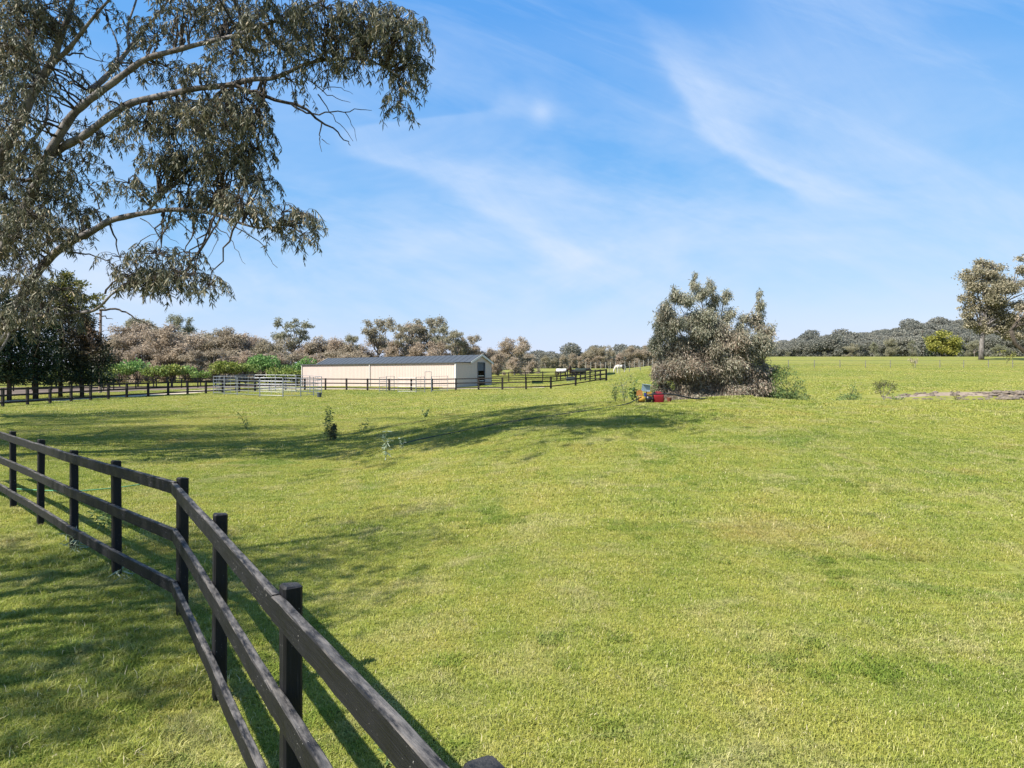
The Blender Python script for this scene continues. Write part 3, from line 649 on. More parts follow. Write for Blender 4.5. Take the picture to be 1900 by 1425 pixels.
# ------------------------------------------------------------------ leaves
def leaf_mesh(name, P, D, L, W, v, d=None, fine=False, fold=.0):
    """P base points, D unit directions, L lengths, W widths -> one face or a three face blade per leaf"""
    n = len(P); r = np.random.default_rng(n)
    q = r.normal(size=(n, 3)); s = np.cross(D, q); s /= np.linalg.norm(s, axis=1)[:, None]+1e-9
    nn = np.cross(D, s); L = L[:, None]; W = W[:, None]
    if fine:
        bend = nn*(L*r.uniform(-.12, .12, (n, 1)))
        V = np.stack([P, P+D*L*.3+s*W/2+bend*.6, P+D*L*.3-s*W/2+bend*.6, P+D*L*.68+s*W*.4+bend, P+D*L*.68-s*W*.4+bend, P+D*L], 1)
        o = (np.arange(n)*6)[:, None]; idx = np.concatenate([o+[0, 1, 2], o+[1, 3, 4, 2], o+[3, 5, 4]], 1).reshape(-1); cnt = np.tile([3, 4, 3], n); k = 6
    else:
        V = np.stack([P, P+D*L*.45+s*W/2, P+D*L, P+D*L*.45-s*W/2], 1)
        idx = np.arange(4*n); cnt = np.full(n, 4); k = 4
    at_ = {'v': np.repeat(v, k)}
    if d is not None: at_['d'] = np.repeat(d, k)
    return quick_mesh(name, V.reshape(-1, 3), cnt, idx, at_)
def unit(a): return a/(np.linalg.norm(a, axis=-1, keepdims=True)+1e-9)
def ell_points(ells, dens, r, shell=.55, power=2.0):
    """points in ellipsoids (cx,cy,cz,rx,ry,rz), mostly near their skins; returns points and outward directions"""
    P, O = [], []
    for e in ells:
        c, R = np.array(e[:3]), np.array(e[3:6])
        area = 4*np.pi*((R[0]*R[1])**1.6/3+(R[0]*R[2])**1.6/3+(R[1]*R[2])**1.6/3)**(1/1.6)
        n = max(6, int(area*dens*(e[6] if len(e) > 6 else 1)))
        u = unit(r.normal(size=(n, 3))); rad = shell+(1-shell)*r.random(n)**(1/power)
        if shell < 0: rad = np.minimum(np.abs(r.normal(.62, .30, n)), 1.5)      # feathery: thick inside, thinning out past the edge
        lump = 1+.16*np.sin(u[:, 0]*5+c[0]*3)*np.cos(u[:, 2]*5+c[1])+r.normal(0, .07, n)
        P.append(c+u*R*(rad*lump)[:, None]); O.append(u)
    return np.concatenate(P), np.concatenate(O)
def lumps(ells, r, k=4, f=.52):
    out = []; f = f*(1 if k < 8 else .74)
    for e in ells:
        R3 = np.array(e[3:6])
        for _ in range(k):
            u = unit(r.normal(size=3))*r.uniform(.35, .75); s = f*r.uniform(.7, 1.25)
            out.append(list(np.array(e[:3])+u*R3)+list(R3*s)+[e[6] if len(e) > 6 else 1.0])
    return out
def crown(name, ells, dens, L, W, mat, parent, seed, droop=.3, dryf=None, shell=.55, aspect_jit=.35, outward=.6, sub=0):
    r = np.random.default_rng(seed)
    if sub: ells = lumps(ells, r, sub)
    P, O = ell_points(ells, dens, r, shell)
    D = unit(O*outward+r.normal(0, .7, P.shape)+np.array([0, 0, -droop])); n = len(P)
    ll = L*r.uniform(1-aspect_jit, 1+aspect_jit, n); ww = W*r.uniform(.7, 1.3, n)
    v = np.clip(r.normal(.5, .24, n), 0, 1); d = None
    if dryf is not None: d = dryf(P, r)
    me = leaf_mesh(name, P, D, ll, ww, v, d)
    return link(name, me, mat, parent)
def limb(a, b, r, sag=.15, n=6, wob=.06):
    a, b = np.array(a, float), np.array(b, float); t = np.linspace(0, 1, n)[:, None]; L = np.linalg.norm(b-a)
    p = a+(b-a)*t+np.array([0, 0, 1])*(t*(1-t))*L*sag
    j = r.normal(0, wob*L, (n, 3)); j[0] = 0; j[-1] = 0; return p+j*np.sin(np.pi*t)

# generic wild gum: trunk, limbs, lumpy separate foliage masses
def gum_protos(kind, seed):
    r = np.random.default_rng(seed); H = 12.0
    E = []; tr = MB()
    if kind == 'dome':
        k = 16; fork = 3.0
        for i in range(k):
            a = r.uniform(0, 2*np.pi); rr = 4.0*np.sqrt(r.random()); z = 4+6.6*(1-(rr/5.2)**2)*r.uniform(.45, 1)
            E.append([rr*np.cos(a), rr*np.sin(a), z, r.uniform(1.4, 2.3), r.uniform(1.4, 2.3), r.uniform(1.4, 2.2)])
        for i in range(11):
            a = r.uniform(0, 2*np.pi); rr = r.uniform(1.5, 4.2); E.append([rr*np.cos(a), rr*np.sin(a), r.uniform(1.2, 5.0), r.uniform(1.3, 1.9), r.uniform(1.3, 1.9), r.uniform(1.3, 2.2), .8])
    elif kind == 'tall':
        fork = 5.5
        for i in range(18):
            a = r.uniform(0, 2*np.pi); rr = 2.9*np.sqrt(r.random()); z = r.uniform(6.5, 11.6)
            E.append([rr*np.cos(a), rr*np.sin(a), z, r.uniform(1.0, 1.7), r.uniform(1.0, 1.7), r.uniform(.7, 1.2), .9])
    else:        # shaggy, foliage to the ground
        fork = 2.0
        for i in range(22):
            a = r.uniform(0, 2*np.pi); z = r.uniform(.9, 10); rr = r.uniform(.5, 3.4)*(1-(z/13)**2)
            E.append([rr*np.cos(a), rr*np.sin(a), z, r.uniform(1.1, 1.9), r.uniform(1.1, 1.9), r.uniform(1.3, 2.3), .8])
    tr.tube([[0, 0, -.4], [.05, 0, fork*.4], [r.uniform(-.2, .2), r.uniform(-.2, .2), fork]], [.34, .26, .22], 8)
    top = np.array([0, 0, fork])
    for e in E:
        if e[2] > fork*.8: tr.tube(limb(top+[0, 0, r.uniform(-.8, .3)], e[:3], r), np.linspace(.15, .03, 6), 5, False)
    return E, tr
PROTO = {}
def make_proto(key, kind, seed, dens=19, L=.36, W=.15, mat='far_leaf', bk='grey_bark'):
    E, tr = gum_protos(kind, seed)
    root = empty('gum_tree', (0, 0, 0)); tr.obj('trunk', M[bk], root, True)
    crown('crown', E, dens, L, W, M[mat], root, seed, droop=.7, sub=3, shell=-1); PROTO[key] = [root, False]
def plant_tree(key, x, y, h, label, cat='tree', group=None, tint=0.0, rz=None, wide=1.0, name=None, sink=0.0):
    pr = PROTO[key]; o = pr[0] if not pr[1] else copy_tree(pr[0]); pr[1] = True
    s = h/12.0; o.location = (float(x), float(y), gz(x, y)-sink); o.scale = (s*wide, s*wide, s)
    o.rotation_euler = (0, 0, rnd.uniform(0, 6.28) if rz is None else rz)
    for k in ('group',):
        if k in o: del o[k]
    tag(o, label, cat, group)
    if name: o.name = name
    for c in o.children:
        if c.name.startswith('crown'): c['tint'] = float(tint)
    return o
for i in range(3): make_proto('dome%d' % i, 'dome', 20+i)
for i in range(3): make_proto('tall%d' % i, 'tall', 30+i, dens=19)
for i in range(3): make_proto('shag%d' % i, 'shag', 40+i)
def px_tree(key, px, top, Z, label, **kw):
    x = (px-CX)/F*Z; h = CH+(HY-top)/F*Z-gz(x, Z); return plant_tree(key, x, Z, h*(1.10 if key[0] != 't' else 1.03), label, **kw)
FILL = dict(group='brown gum trees of the left treeline', cat='tree')
lab = 'brown leaved gum tree in the dense treeline left of and behind the shed'
for i, (px, top) in enumerate([(200, 632), (222, 625), (245, 604), (272, 612), (300, 610), (322, 606), (345, 622), (368, 613), (395, 618), (420, 616), (446, 618), (470, 626), (498, 632), (522, 627), (575, 640), (603, 634), (625, 629), (648, 640), (668, 646)]):
    px_tree('%s%d' % (('dome', 'shag', 'dome')[i % 3], (i//2) % 3), px, top+rnd.uniform(-7, 1), 128+rnd.uniform(-7, 7), lab, tint=rnd.choice([0, .1, .3, .5]), wide=1.3, **FILL)
for i, (px, top) in enumerate([(150, 628), (180, 632), (212, 645), (258, 640), (310, 645), (360, 648), (405, 645), (455, 650), (510, 652), (560, 652), (590, 655), (640, 655)]):
    px_tree('shag%d' % (i % 3), px, top, 116+rnd.uniform(-4, 4), lab, tint=rnd.choice([0, .1, .25]), wide=1.6, **FILL)
px_tree('tall0', 258, 594, 136, 'taller olive topped gum above the left end of the brown treeline', tint=.8)
px_tree('tall1', 334, 590, 150, 'thin sparse gum poking above the brown treeline left of the yards', tint=1.0, wide=.7)
px_tree('tall2', 545, 594, 136, 'tall open-crowned gum standing alone above the treeline left of the shed roof', tint=.95, wide=1.0)
px_tree('tall0', 655, 625, 130, 'olive gum leaning over the treeline by the left end of the shed roof', tint=.8, wide=.8)
for px, top, key, t, l in ((703, 596, 'tall1', .55, 'tall gum behind the left half of the shed roof'), (694, 625, 'shag0', .1, 'shaggy brown gum below the tall gum behind the shed'),
        (752, 603, 'tall2', .55, 'leftmost of the tall gum cluster behind the shed roof'), (770, 604, 'tall0', .2, 'brown tinged gum in the middle of the tall cluster behind the shed'),
        (797, 594, 'tall1', .6, 'highest gum of the cluster behind the shed roof'), (818, 606, 'tall2', .85, 'thin grey green gum right of the highest gum behind the shed'),
        (845, 617, 'tall0', .7, 'small crowned gum above the right part of the shed roof'), (872, 626, 'tall1', .4, 'pale airy gum above the gable peak of the shed'),
        (727, 632, 'shag1', .05, 'bushy brown tree behind the middle of the shed roof'), (760, 636, 'shag2', .0, 'round brown tree under the tall gum cluster'),
        (790, 632, 'dome0', .0, 'broad brown tree under the highest gum behind the shed'), (822, 633, 'shag0', .05, 'brown tree right of centre behind the shed roof'),
        (853, 634, 'dome1', .1, 'brown tree behind the right third of the shed roof'), (885, 640, 'shag1', .1, 'small brown tree just left of the shed gable peak'),
        (906, 645, 'dome2', .15, 'low brown tree just right of the shed gable peak')):
    px_tree(key, px, top, 124+rnd.uniform(-5, 5), l, tint=t, wide=.95 if key[0] == 't' else 1.15)
px_tree('dome0', 958, 624, 120, 'large dome shaped gum on the skyline right of the shed', tint=.15, wide=1.32, rz=.5)
px_tree('shag2', 925, 655, 112, 'low grey brown tree left of the large dome shaped gum', tint=.1, wide=1.3)
px_tree('shag0', 985, 655, 112, 'low grey brown tree right of the large dome shaped gum', tint=.2, wide=1.4)
px_tree('shag1', 955, 662, 108, 'bushy thicket at the foot of the large dome shaped gum', tint=.1, wide=1.8)
for px, top, key, t, l, w in ((1012, 660, 'dome1', .6, 'small dark green tree in the dip of the skyline', 1.1), (1028, 662, 'dome2', .7, 'round dark tree low on the skyline right of the dip', 1.0),
        (1046, 657, 'dome0', .35, 'slender olive tree above the dark brown horse', .8), (1063, 655, 'dome1', .3, 'olive brown tree left of the twin crowned gum', .9),
        (1076, 660, 'shag2', .1, 'brown tree behind the dark horse wearing a rug', 1.1), (1098, 641, 'dome2', .5, 'left crown of the twin gum above the post line', 1.1),
        (1124, 640, 'dome0', .5, 'right crown of the twin gum above the post line', 1.1), (1110, 660, 'shag0', .1, 'low dark tree under the twin gum crowns', 1.7),
        (1148, 656, 'shag1', .0, 'small round brown tree above the pied horse', 1.4), (1172, 643, 'dome1', .3, 'brown domed gum behind the right end of the post line', 1.4),
        (1195, 640, 'dome2', .3, 'brown gum peeping out left of the leafy thicket', 1.3), (1225, 645, 'dome0', .3, 'gum crown mostly hidden behind the left side of the thicket', 1.4),
        (1092, 664, 'shag1', .2, 'grey scrub tree at the left end of the pale post line', 1.8), (1135, 664, 'shag2', .2, 'grey scrub tree behind the middle of the pale post line', 1.8), (1180, 664, 'shag0', .2, 'grey scrub tree behind the right part of the pale post line', 1.8)):
    px_tree(key, px, top, 172+rnd.uniform(-5, 5), l, tint=t, wide=w)
# trees standing at the top of the right field
for px, top, Z, key, t, l, w in ((1580, 636, 178, 'dome2', .75, 'rounded grey green tree on the crest left of centre of the right field', 1.25), (1622, 634, 180, 'shag1', 1.0, 'dark green bushy tree left of the grey olive tree on the crest', 1.0),
        (1652, 627, 182, 'shag2', .85, 'broad grey olive tree on the crest behind the wire fence', 1.5), (1693, 630, 180, 'shag0', 1.0, 'dark narrow tree left of the grey conifer', .8),
        (1808, 632, 185, 'dome1', .9, 'olive tree behind the left side of the big gum trunk', 1.0), (1855, 638, 178, 'dome0', 1.0, 'green bushy tree right of the big gum trunk', 1.3),
        (1795, 650, 188, 'shag1', .9, 'low grey tree right of the golden tree', 1.0), (1530, 652, 205, 'shag0', .9, 'small dark bush on the distant left edge of the right field', 1.0), (1462, 652, 205, 'shag2', .9, 'dark scrub tree just right of the leafy thicket', 1.4)):
    px_tree(key, px, top, Z, l, tint=t, wide=w)
def solo(name,  label, px, Z, ells_px, dens, L, W, mat, bk, seed, cat='tree', depth=1.0, trunk=None, droop=.3, dryf=None, shell=.5, limbs=True, tr_r=.2, base=None, outward=.6, sub=0):
    b = gpt(px, Z) if base is None else np.array(base); R = empty(name, b); tag(R, label, cat); r = np.random.default_rng(seed)
    E = []
    for e in ells_px:
        cx, cy, rx, ry = e[:4]; dz = e[4] if len(e) > 4 else r.uniform(-.5, .5)*depth*rx
        k = Z/F; p = at(cx, cy, Z)+[0, dz*k, 0]-b
        E.append([p[0], p[1], p[2], rx*k, max(rx, ry)*k*depth, ry*k, e[5] if len(e) > 5 else 1.0])
    t = MB(); trunk = trunk or [[0, 0, -.3], [0, 0, 1.0]]
    t.tube(trunk, np.linspace(tr_r, tr_r*.7, len(trunk)), 9)
    if limbs:
        for e in E: t.tube(limb(trunk[-1], e[:3], r), np.linspace(tr_r*.45, .012*Z/40+.004, 6), 5, False)
    t.obj('trunk', M[bk], R, True)
    crown('crown', E, dens, L, W, M[mat], R, seed, droop=droop, dryf=dryf, shell=shell, outward=outward, sub=sub)
    return R, E
# golden cypress and conifer on the crest
solo('golden_cypress', 'bright golden green rounded conifer on the crest of the right field', 1747, 176, [(1747, 632, 26, 18), (1740, 626, 20, 14), (1758, 628, 18, 14), (1770, 642, 14, 12), (1731, 638, 17, 12), (1763, 637, 18, 14), (1742, 646, 24, 11), (1758, 649, 20, 10), (1726, 645, 12, 9), (1750, 622, 16, 9)], 12, .5, .25, 'gold_leaf', 'dark_bark', 71, shell=-1, sub=3, limbs=False, trunk=[[0, 0, -1], [0, 0, 4]])
solo('dark_shrub', 'dark green shrub skirt below the golden conifer', 1748, 179, [(1735, 652, 12, 8), (1755, 653, 13, 8), (1768, 652, 9, 8)], 5, .5, .35, 'pine_leaf', 'dark_bark', 72, cat='shrub', limbs=False)
solo('grey_conifer', 'tall grey blue conifer between dark trees on the crest', 1711, 183, [(1711, 614, 3, 8), (1711, 626, 7, 8), (1711, 638, 12, 9), (1711, 650, 16, 9), (1703, 645, 8, 7), (1720, 646, 8, 7)], 5, .5, .3, 'hill_leaf', 'dark_bark', 73, limbs=False, trunk=[[0, 0, -1], [0, 0, 8]])
# big gum at the right edge
RT = [(1822, 487, 28, 12), (1802, 500, 18, 12), (1850, 490, 24, 12), (1838, 510, 30, 13), (1800, 522, 16, 13), (1822, 533, 26, 12), (1858, 520, 26, 14), (1885, 505, 22, 14), (1900, 485, 18, 12), (1880, 535, 26, 14), (1850, 548, 28, 13), (1812, 560, 18, 13), (1795, 552, 14, 12), (1784, 558, 7, 8, 0, .7), (1790, 570, 10, 7),
      (1830, 575, 22, 11), (1862, 572, 24, 12), (1895, 565, 20, 12), (1850, 592, 20, 9), (1878, 590, 18, 9), (1797, 598, 14, 8), (1815, 606, 14, 8, 0, .8), (1840, 612, 22, 9), (1862, 618, 16, 9), (1905, 600, 16, 12), (1925, 520, 26, 20), (1935, 560, 26, 16)]
k = 134/F; rb = gpt(1824, 134)
solo('gum_tree', 'big spreading gum with pale trunk at the right edge of the field', 1824, 134, RT+[(1835, 545, 40, 22), (1870, 530, 40, 30), (1860, 575, 36, 18), (1825, 505, 36, 16), (1890, 600, 30, 14), (1830, 600, 26, 12), (1875, 625, 26, 10), (1800, 580, 22, 16), (1812, 535, 28, 26), (1845, 560, 34, 26), (1800, 600, 18, 10), (1850, 610, 30, 12)], 21, .40, .20, 'right_gum_leaf', 'gum_bark', 81, trunk=[[-.4, 0, -.5], [-.3, 0, 2.2], [-.2, 0, 4.5], [.1, 0, 6.0]], tr_r=.55, sub=3, shell=-1, depth=.8)
for o_ in bpy.data.objects:
    if o_.name.startswith('crown') and o_.parent and 'pale trunk at the right edge' in o_.parent.get('label', ''): o_['tint'] = .5
solo('gum_tree', 'dark limbed gum leaning in at the far right edge behind the big gum', 1915, 128, [(1895, 590, 12, 8, 0, .6), (1935, 570, 30, 20), (1950, 600, 30, 16), (1905, 575, 14, 9, 0, .7)], 4, .42, .26, 'far_leaf', 'dark_bark', 82, trunk=[[0, 0, -.5], [-1.2, 0, 1.6], [-3.4, 0, 3.4], [-4.2, 0, 6.0]], tr_r=.5, depth=.8)
# hillside forest behind the right field: a mass
def hill_forest():
    srcs = []
    for k in range(4):
        r = np.random.default_rng(300+k); E = []
        for i in range(9):
            a = r.uniform(0, 6.28); rr = 3.2*np.sqrt(r.random()); E.append([rr*np.cos(a), rr*np.sin(a), r.uniform(4.0, 8.5)*(1-.04*rr*rr*.5), r.uniform(1.5, 2.4), r.uniform(1.5, 2.4), r.uniform(1.0, 1.7)])
        for i in range(4):
            a = r.uniform(0, 6.28); E.append([2.5*np.cos(a), 2.5*np.sin(a), 2.2, 2, 2, 1.6, .6])
        P, O = ell_points(E, 9, r, .6); n = len(P); D = unit(O*.7+r.normal(0, .7, P.shape)+[0, 0, -.2])
        srcs.append(source(leaf_mesh('forest_tree', P, D, .50*r.uniform(.7, 1.3, n), .34*r.uniform(.7, 1.3, n), np.clip(r.normal(.5, .24, n), 0, 1)), M['hill_leaf']))
    pts = []
    r = np.random.default_rng(5)
    while len(pts) < 3600:
        Y = 335+(r.random()**1.2)*380; u = r.uniform(.16, 1.05); pts.append((u*Y, Y))
    for _ in range(500):
        Y = r.uniform(255, 330); pts.append((r.uniform(-.10, .20)*Y, Y))
    pts = np.array(pts); z = terrain(pts[:, 0], pts[:, 1]); n = len(pts)
    s = r.uniform(.8, 1.45, n)*np.where(pts[:, 1] < 331, .6, .95)*np.where(r.random(n) < .06, 1.35, 1)
    o = instancer('hillside_forest', np.stack([pts[:, 0], pts[:, 1], z-.4], 1), r.integers(0, 4, n), s, np.stack([0*z, 0*z, r.uniform(0, 6.28, n)], 1), srcs, M['hill_leaf'])
    tag(o, 'blue grey gum forest covering the far hillside at right', 'forest', kind='stuff')
hill_forest()
# orchard row, rounded green trees
OR = [(-30, 690, 30, .0), (20, 688, 26, .1), (62, 690, 24, .0), (105, 690, 24, .1), (148, 688, 26, .0), (188, 684, 26, .1), (222, 674, 26, .55), (256, 664, 26, .9), (285, 680, 24, .2), (318, 676, 26, .0), (346, 678, 22, .6), (372, 692, 18, .5), (418, 668, 30, .0), (456, 672, 20, .3), (494, 655, 34, .9), (523, 690, 26, .2), (530, 675, 16, .6), (570, 660, 22, .9), (548, 692, 22, .1)]
ol = ['green orchard tree beyond the left fence, seen under the dark conifers']*5+['pale green orchard tree at the right foot of the conifers', 'light green feathery tree right of the conifers', 'taller bluish green tree behind the orchard row', 'yellow green orchard tree right of the bluish one',
     'broad dark topped orchard tree beyond the fence', 'narrow dark green tree at the right end of the orchard trees', 'small bright green tree left of the yard panels', 'dense olive green tree behind the left of the yard panels', 'small green tree filling between two bigger ones behind the yard', 'largest bright green round tree behind the yard panels',
     'low yellow green shrub tree behind the yard panels', 'dark green tree right of the large bright green one', 'bright green tree against the left end of the shed', 'yellow green shrub tree by the left corner of the shed']
for i, ((px, top, hw, t), l) in enumerate(zip(OR, ol)):
    Z = 72+(px+30)/600*24+(3 if t > .5 else 0); Z = max(Z, 70); b = gpt(px, Z); ty = top; by = HY+(CH-b[2])/F*Z; hh = by-ty; E = []
    r = np.random.default_rng(500+i)
    for q in range(9):
        a = r.uniform(-1, 1); s = hw*.42*r.uniform(.8, 1.2); cy = ty+s*.8+(hh*.62-s)*r.random()*(1)+abs(a)*hh*.10; E.append((px+a*(hw-s*.6), cy, s, s*.75))
    o, _ = solo('orchard_tree', l, px, Z, E, 17, .26, .2, 'orchard_leaf', 'dark_bark', 600+i, depth=1.0, trunk=[[0, 0, -.2], [0, 0, max(.5, hh*Z/F*.35)]], tr_r=.11, base=b, shell=.55)
    if i < 5: o['group'] = 'orchard trees under the conifers'
    for c in o.children:
        if c.name.startswith('crown'): c['tint'] = float(t)
# conifers on the left
def conifer(label, px, Z, top, ells, seed, dryp=None, tr=.22):
    def dryf(P, r):
        d = np.zeros(len(P))
        if dryp is not None:
            for (x, y, z_, rad) in dryp: d = np.maximum(d, np.exp(-(((P-[x, y, z_])/rad)**2).sum(1)))
        return np.clip(d*1.3*r.uniform(.6, 1, len(P)), 0, 1)
    b = gpt(px, Z); hh = CH+(HY-top)/F*Z-b[2]
    o, E = solo('conifer', label, px, Z, ells, 30, .26, .10, 'pine_leaf', 'dark_bark', seed, droop=.1, dryf=dryf, trunk=[[0, 0, -.3], [.03, 0, hh*.3], [0, .05, hh*.6], [.05, 0, hh*.88]], tr_r=tr*.8, shell=-1, limbs=True, depth=.9, outward=.9)
    return o
def tiers(cx, top, bot, half, seed, n=14, dx=0):
    r = np.random.default_rng(seed); out = []
    for i in range(n):
        t = (i+.5)/n; y = top+(bot-top)*t; w = half*(.25+.75*min(1, t*1.5))*r.uniform(.75, 1.1)
        for s in (-1, 1):
            out.append((cx+dx*t+s*w*.55*r.uniform(.7, 1.1), y+r.uniform(-4, 4), w*.55, 9*r.uniform(.8, 1.3)))
        out.append((cx+dx*t, y-5, w*.4, 10))
    return out
conifer('dark conifer at the left edge of the photo behind the rail fence', 17, 52, 540, tiers(12, 545, 713, 50, 1), 901)
conifer('dark conifer second from the left with a thick trunk', 66, 54, 520, tiers(62, 520, 713, 55, 2), 902, dryp=[(0, -2, 4.2, 1.0)], tr=.27)
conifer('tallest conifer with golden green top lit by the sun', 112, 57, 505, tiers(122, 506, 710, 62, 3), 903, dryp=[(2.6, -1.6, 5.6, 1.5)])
conifer('dark conifer with drooping boughs spreading to the right', 152, 56, 560, tiers(160, 585, 710, 50, 4, 10, 12)+[(195, 660, 22, 7), (200, 672, 18, 6), (190, 645, 20, 7)], 904, dryp=[(.8, -1, 5.2, 1.8)])
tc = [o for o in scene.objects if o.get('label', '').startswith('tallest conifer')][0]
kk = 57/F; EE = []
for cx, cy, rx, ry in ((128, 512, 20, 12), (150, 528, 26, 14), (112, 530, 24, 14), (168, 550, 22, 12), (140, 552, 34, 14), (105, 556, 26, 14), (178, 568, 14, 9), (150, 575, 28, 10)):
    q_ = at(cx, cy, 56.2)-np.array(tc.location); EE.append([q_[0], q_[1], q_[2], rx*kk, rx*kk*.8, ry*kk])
crown('crown', EE, 42, .26, .10, M['sunlit_pine'], tc, 907, droop=.0, shell=-1, outward=.9, sub=4)
conifer('conifer beyond the left edge behind the fence', -40, 50, 535, tiers(-42, 540, 700, 50, 5), 905)
# sunlit top of tallest conifer: the sunlight is painted in as lighter foliage
pl = MB(); pl.tube([[0, 0, -.5], [0, 0, 4], [.05, 0, 8.2]], [.16, .14, .12], 10); pl.tube([[0, 0, 8.2], [0, 0, 8.25]], [.13, .13], 10)
tag(pl.obj('wooden_pole', M['pole'], loc=gpt(186, 64)), 'pale weathered wooden pole behind the drooping conifer', 'pole')

# ------------------------------------------------------------------ big leafy thicket beside the pump
BB = [(1232, 575, 16, 26, 0, .6), (1252, 545, 12, 20, 0, .5), (1345, 545, 14, 14, 0, .5), (1385, 590, 16, 18, 0, .5), (1290, 528, 9, 18, 0, .6), (1298, 548, 26, 22, 0, .75), (1330, 560, 20, 18, 0, .6), (1262, 562, 22, 22), (1245, 595, 26, 28), (1285, 590, 30, 26), (1325, 600, 30, 26, 0, .7), (1355, 590, 18, 18, 0, .7), (1372, 615, 22, 22), (1411, 566, 8, 18, 0, .8), (1407, 592, 16, 18), (1412, 622, 20, 24),
      (1232, 640, 26, 28), (1275, 640, 34, 28), (1325, 645, 34, 26), (1375, 650, 30, 26), (1418, 655, 18, 24), (1222, 655, 12, 14, 0, .6), (1240, 685, 34, 28), (1290, 690, 40, 28), (1340, 692, 36, 26), (1390, 692, 34, 26), (1428, 692, 16, 22), (1238, 722, 28, 20), (1280, 728, 34, 20), (1330, 732, 36, 18), (1380, 732, 34, 16), (1418, 728, 20, 16), (1222, 610, 7, 16, 0, .5), (1212, 630, 6, 12, 0, .4)]
BB2 = [(1350, 675, 46, 24), (1300, 668, 46, 24), (1390, 680, 36, 24), (1240, 600, 30, 34), (1262, 640, 40, 34), (1300, 605, 40, 36), (1345, 625, 44, 34), (1395, 640, 34, 34), (1250, 700, 42, 36), (1310, 710, 50, 34), (1370, 705, 50, 34), (1412, 705, 28, 34), (1262, 738, 46, 14), (1330, 742, 60, 12), (1395, 740, 44, 12), (1225, 690, 18, 30), (1222, 735, 18, 14), (1290, 512, 4, 10, 0, .6), (1318, 530, 10, 16, 0, .6), (1345, 552, 8, 14, 0, .5), (1248, 548, 8, 16, 0, .5), (1410, 548, 5, 12, 0, .6), (1428, 625, 8, 20, 0, .6)]
def bushdry(P, r):
    z = P[:, 2]; w = np.sin(P[:, 0]*2.3+1+np.sin(P[:, 1]*2))*np.cos(P[:, 2]*2.1+P[:, 0])*.8
    return np.clip(np.clip((3.3-z+w*2.0)/2.6, 0, .9)*(r.random(len(P)) < .75)+(r.random(len(P)) < .18)*.55, 0, 1)
b, E = solo('leafy_thicket', 'tall grey green gum sapling thicket with dry pinkish brown leaves low down', 1320, 27.5, BB+BB2, 430, .14, .030, 'bush_leaf', 'grey_bark', 111, cat='thicket', depth=.95, trunk=[[0, 0, -.3], [0, 0, .5]], tr_r=.06, droop=1.0, dryf=bushdry, shell=-1, outward=.45, sub=6)
def shrub(name, label, px, Z, ells, dens, L, W, mat, seed, droop=.0, cat='shrub', depth=.9, bk='dark_bark', tr_r=.03, dryf=None):
    return solo(name, label, px, Z, ells, dens, L, W, mat, bk, seed, cat=cat, depth=depth, trunk=[[0, 0, -.1], [0, 0, .12]], tr_r=tr_r, droop=droop, shell=.1, outward=.5, dryf=dryf)
shrub('green_sapling', 'low green sapling shrub against the right side of the leafy thicket', 1462, 27.0, [(1445, 700, 16, 20, 0, .8), (1460, 690, 18, 12, 0, .5), (1478, 715, 18, 14, 0, .6), (1455, 735, 26, 14), (1482, 738, 20, 11, 0, .8), (1440, 730, 16, 18), (1500, 747, 14, 6, 0, .5)], 300, .13, .026, 'weed_leaf', 121, droop=-.1)
shrub('olive_shrub', 'small dark olive shrub on bare stems beside the dirt at right', 1640, 38.5, [(1632, 715, 11, 8), (1655, 716, 9, 8), (1640, 712, 12, 7), (1630, 724, 8, 7, 0, .6), (1650, 728, 9, 6, 0, .5)], 210, .09, .03, 'olive_leaf', 122, bk='grey_bark')
shrub('weed_clump', 'green weed clump left of the olive shrub below the field', 1576, 35.5, [(1582, 722, 7, 10, 0, .5), (1572, 738, 18, 7, 0, .8), (1590, 735, 9, 9, 0, .7), (1560, 745, 14, 5, 0, .6)], 200, .14, .03, 'weed_leaf', 123, cat='weed')
shrub('weed_clump', 'green weed clump in front of the olive shrub', 1668, 35, [(1668, 745, 14, 6), (1662, 737, 10, 6, 0, .6), (1676, 738, 6, 6, 0, .5)], 130, .13, .03, 'weed_leaf', 124, cat='weed')
shrub('weed_clump', 'small upright weed on the rocky dirt bank at right', 1773, 39, [(1770, 733, 4, 8, 0, .8), (1778, 741, 8, 4, 0, .8)], 130, .1, .03, 'olive_leaf', 125, cat='weed')
shrub('grey_scrub', 'small grey scrub on the field near the wire fence', 1695, 97, [(1695, 670, 7, 5), (1690, 667, 4, 4)], 30, .2, .08, 'far_leaf', 126)
shrub('young_tree', 'young yellowish tree beyond the wire fence at far right', 1868, 112, [(1858, 652, 5, 3), (1878, 658, 6, 6), (1872, 664, 6, 4)], 14, .25, .12, 'gold_leaf', 127)
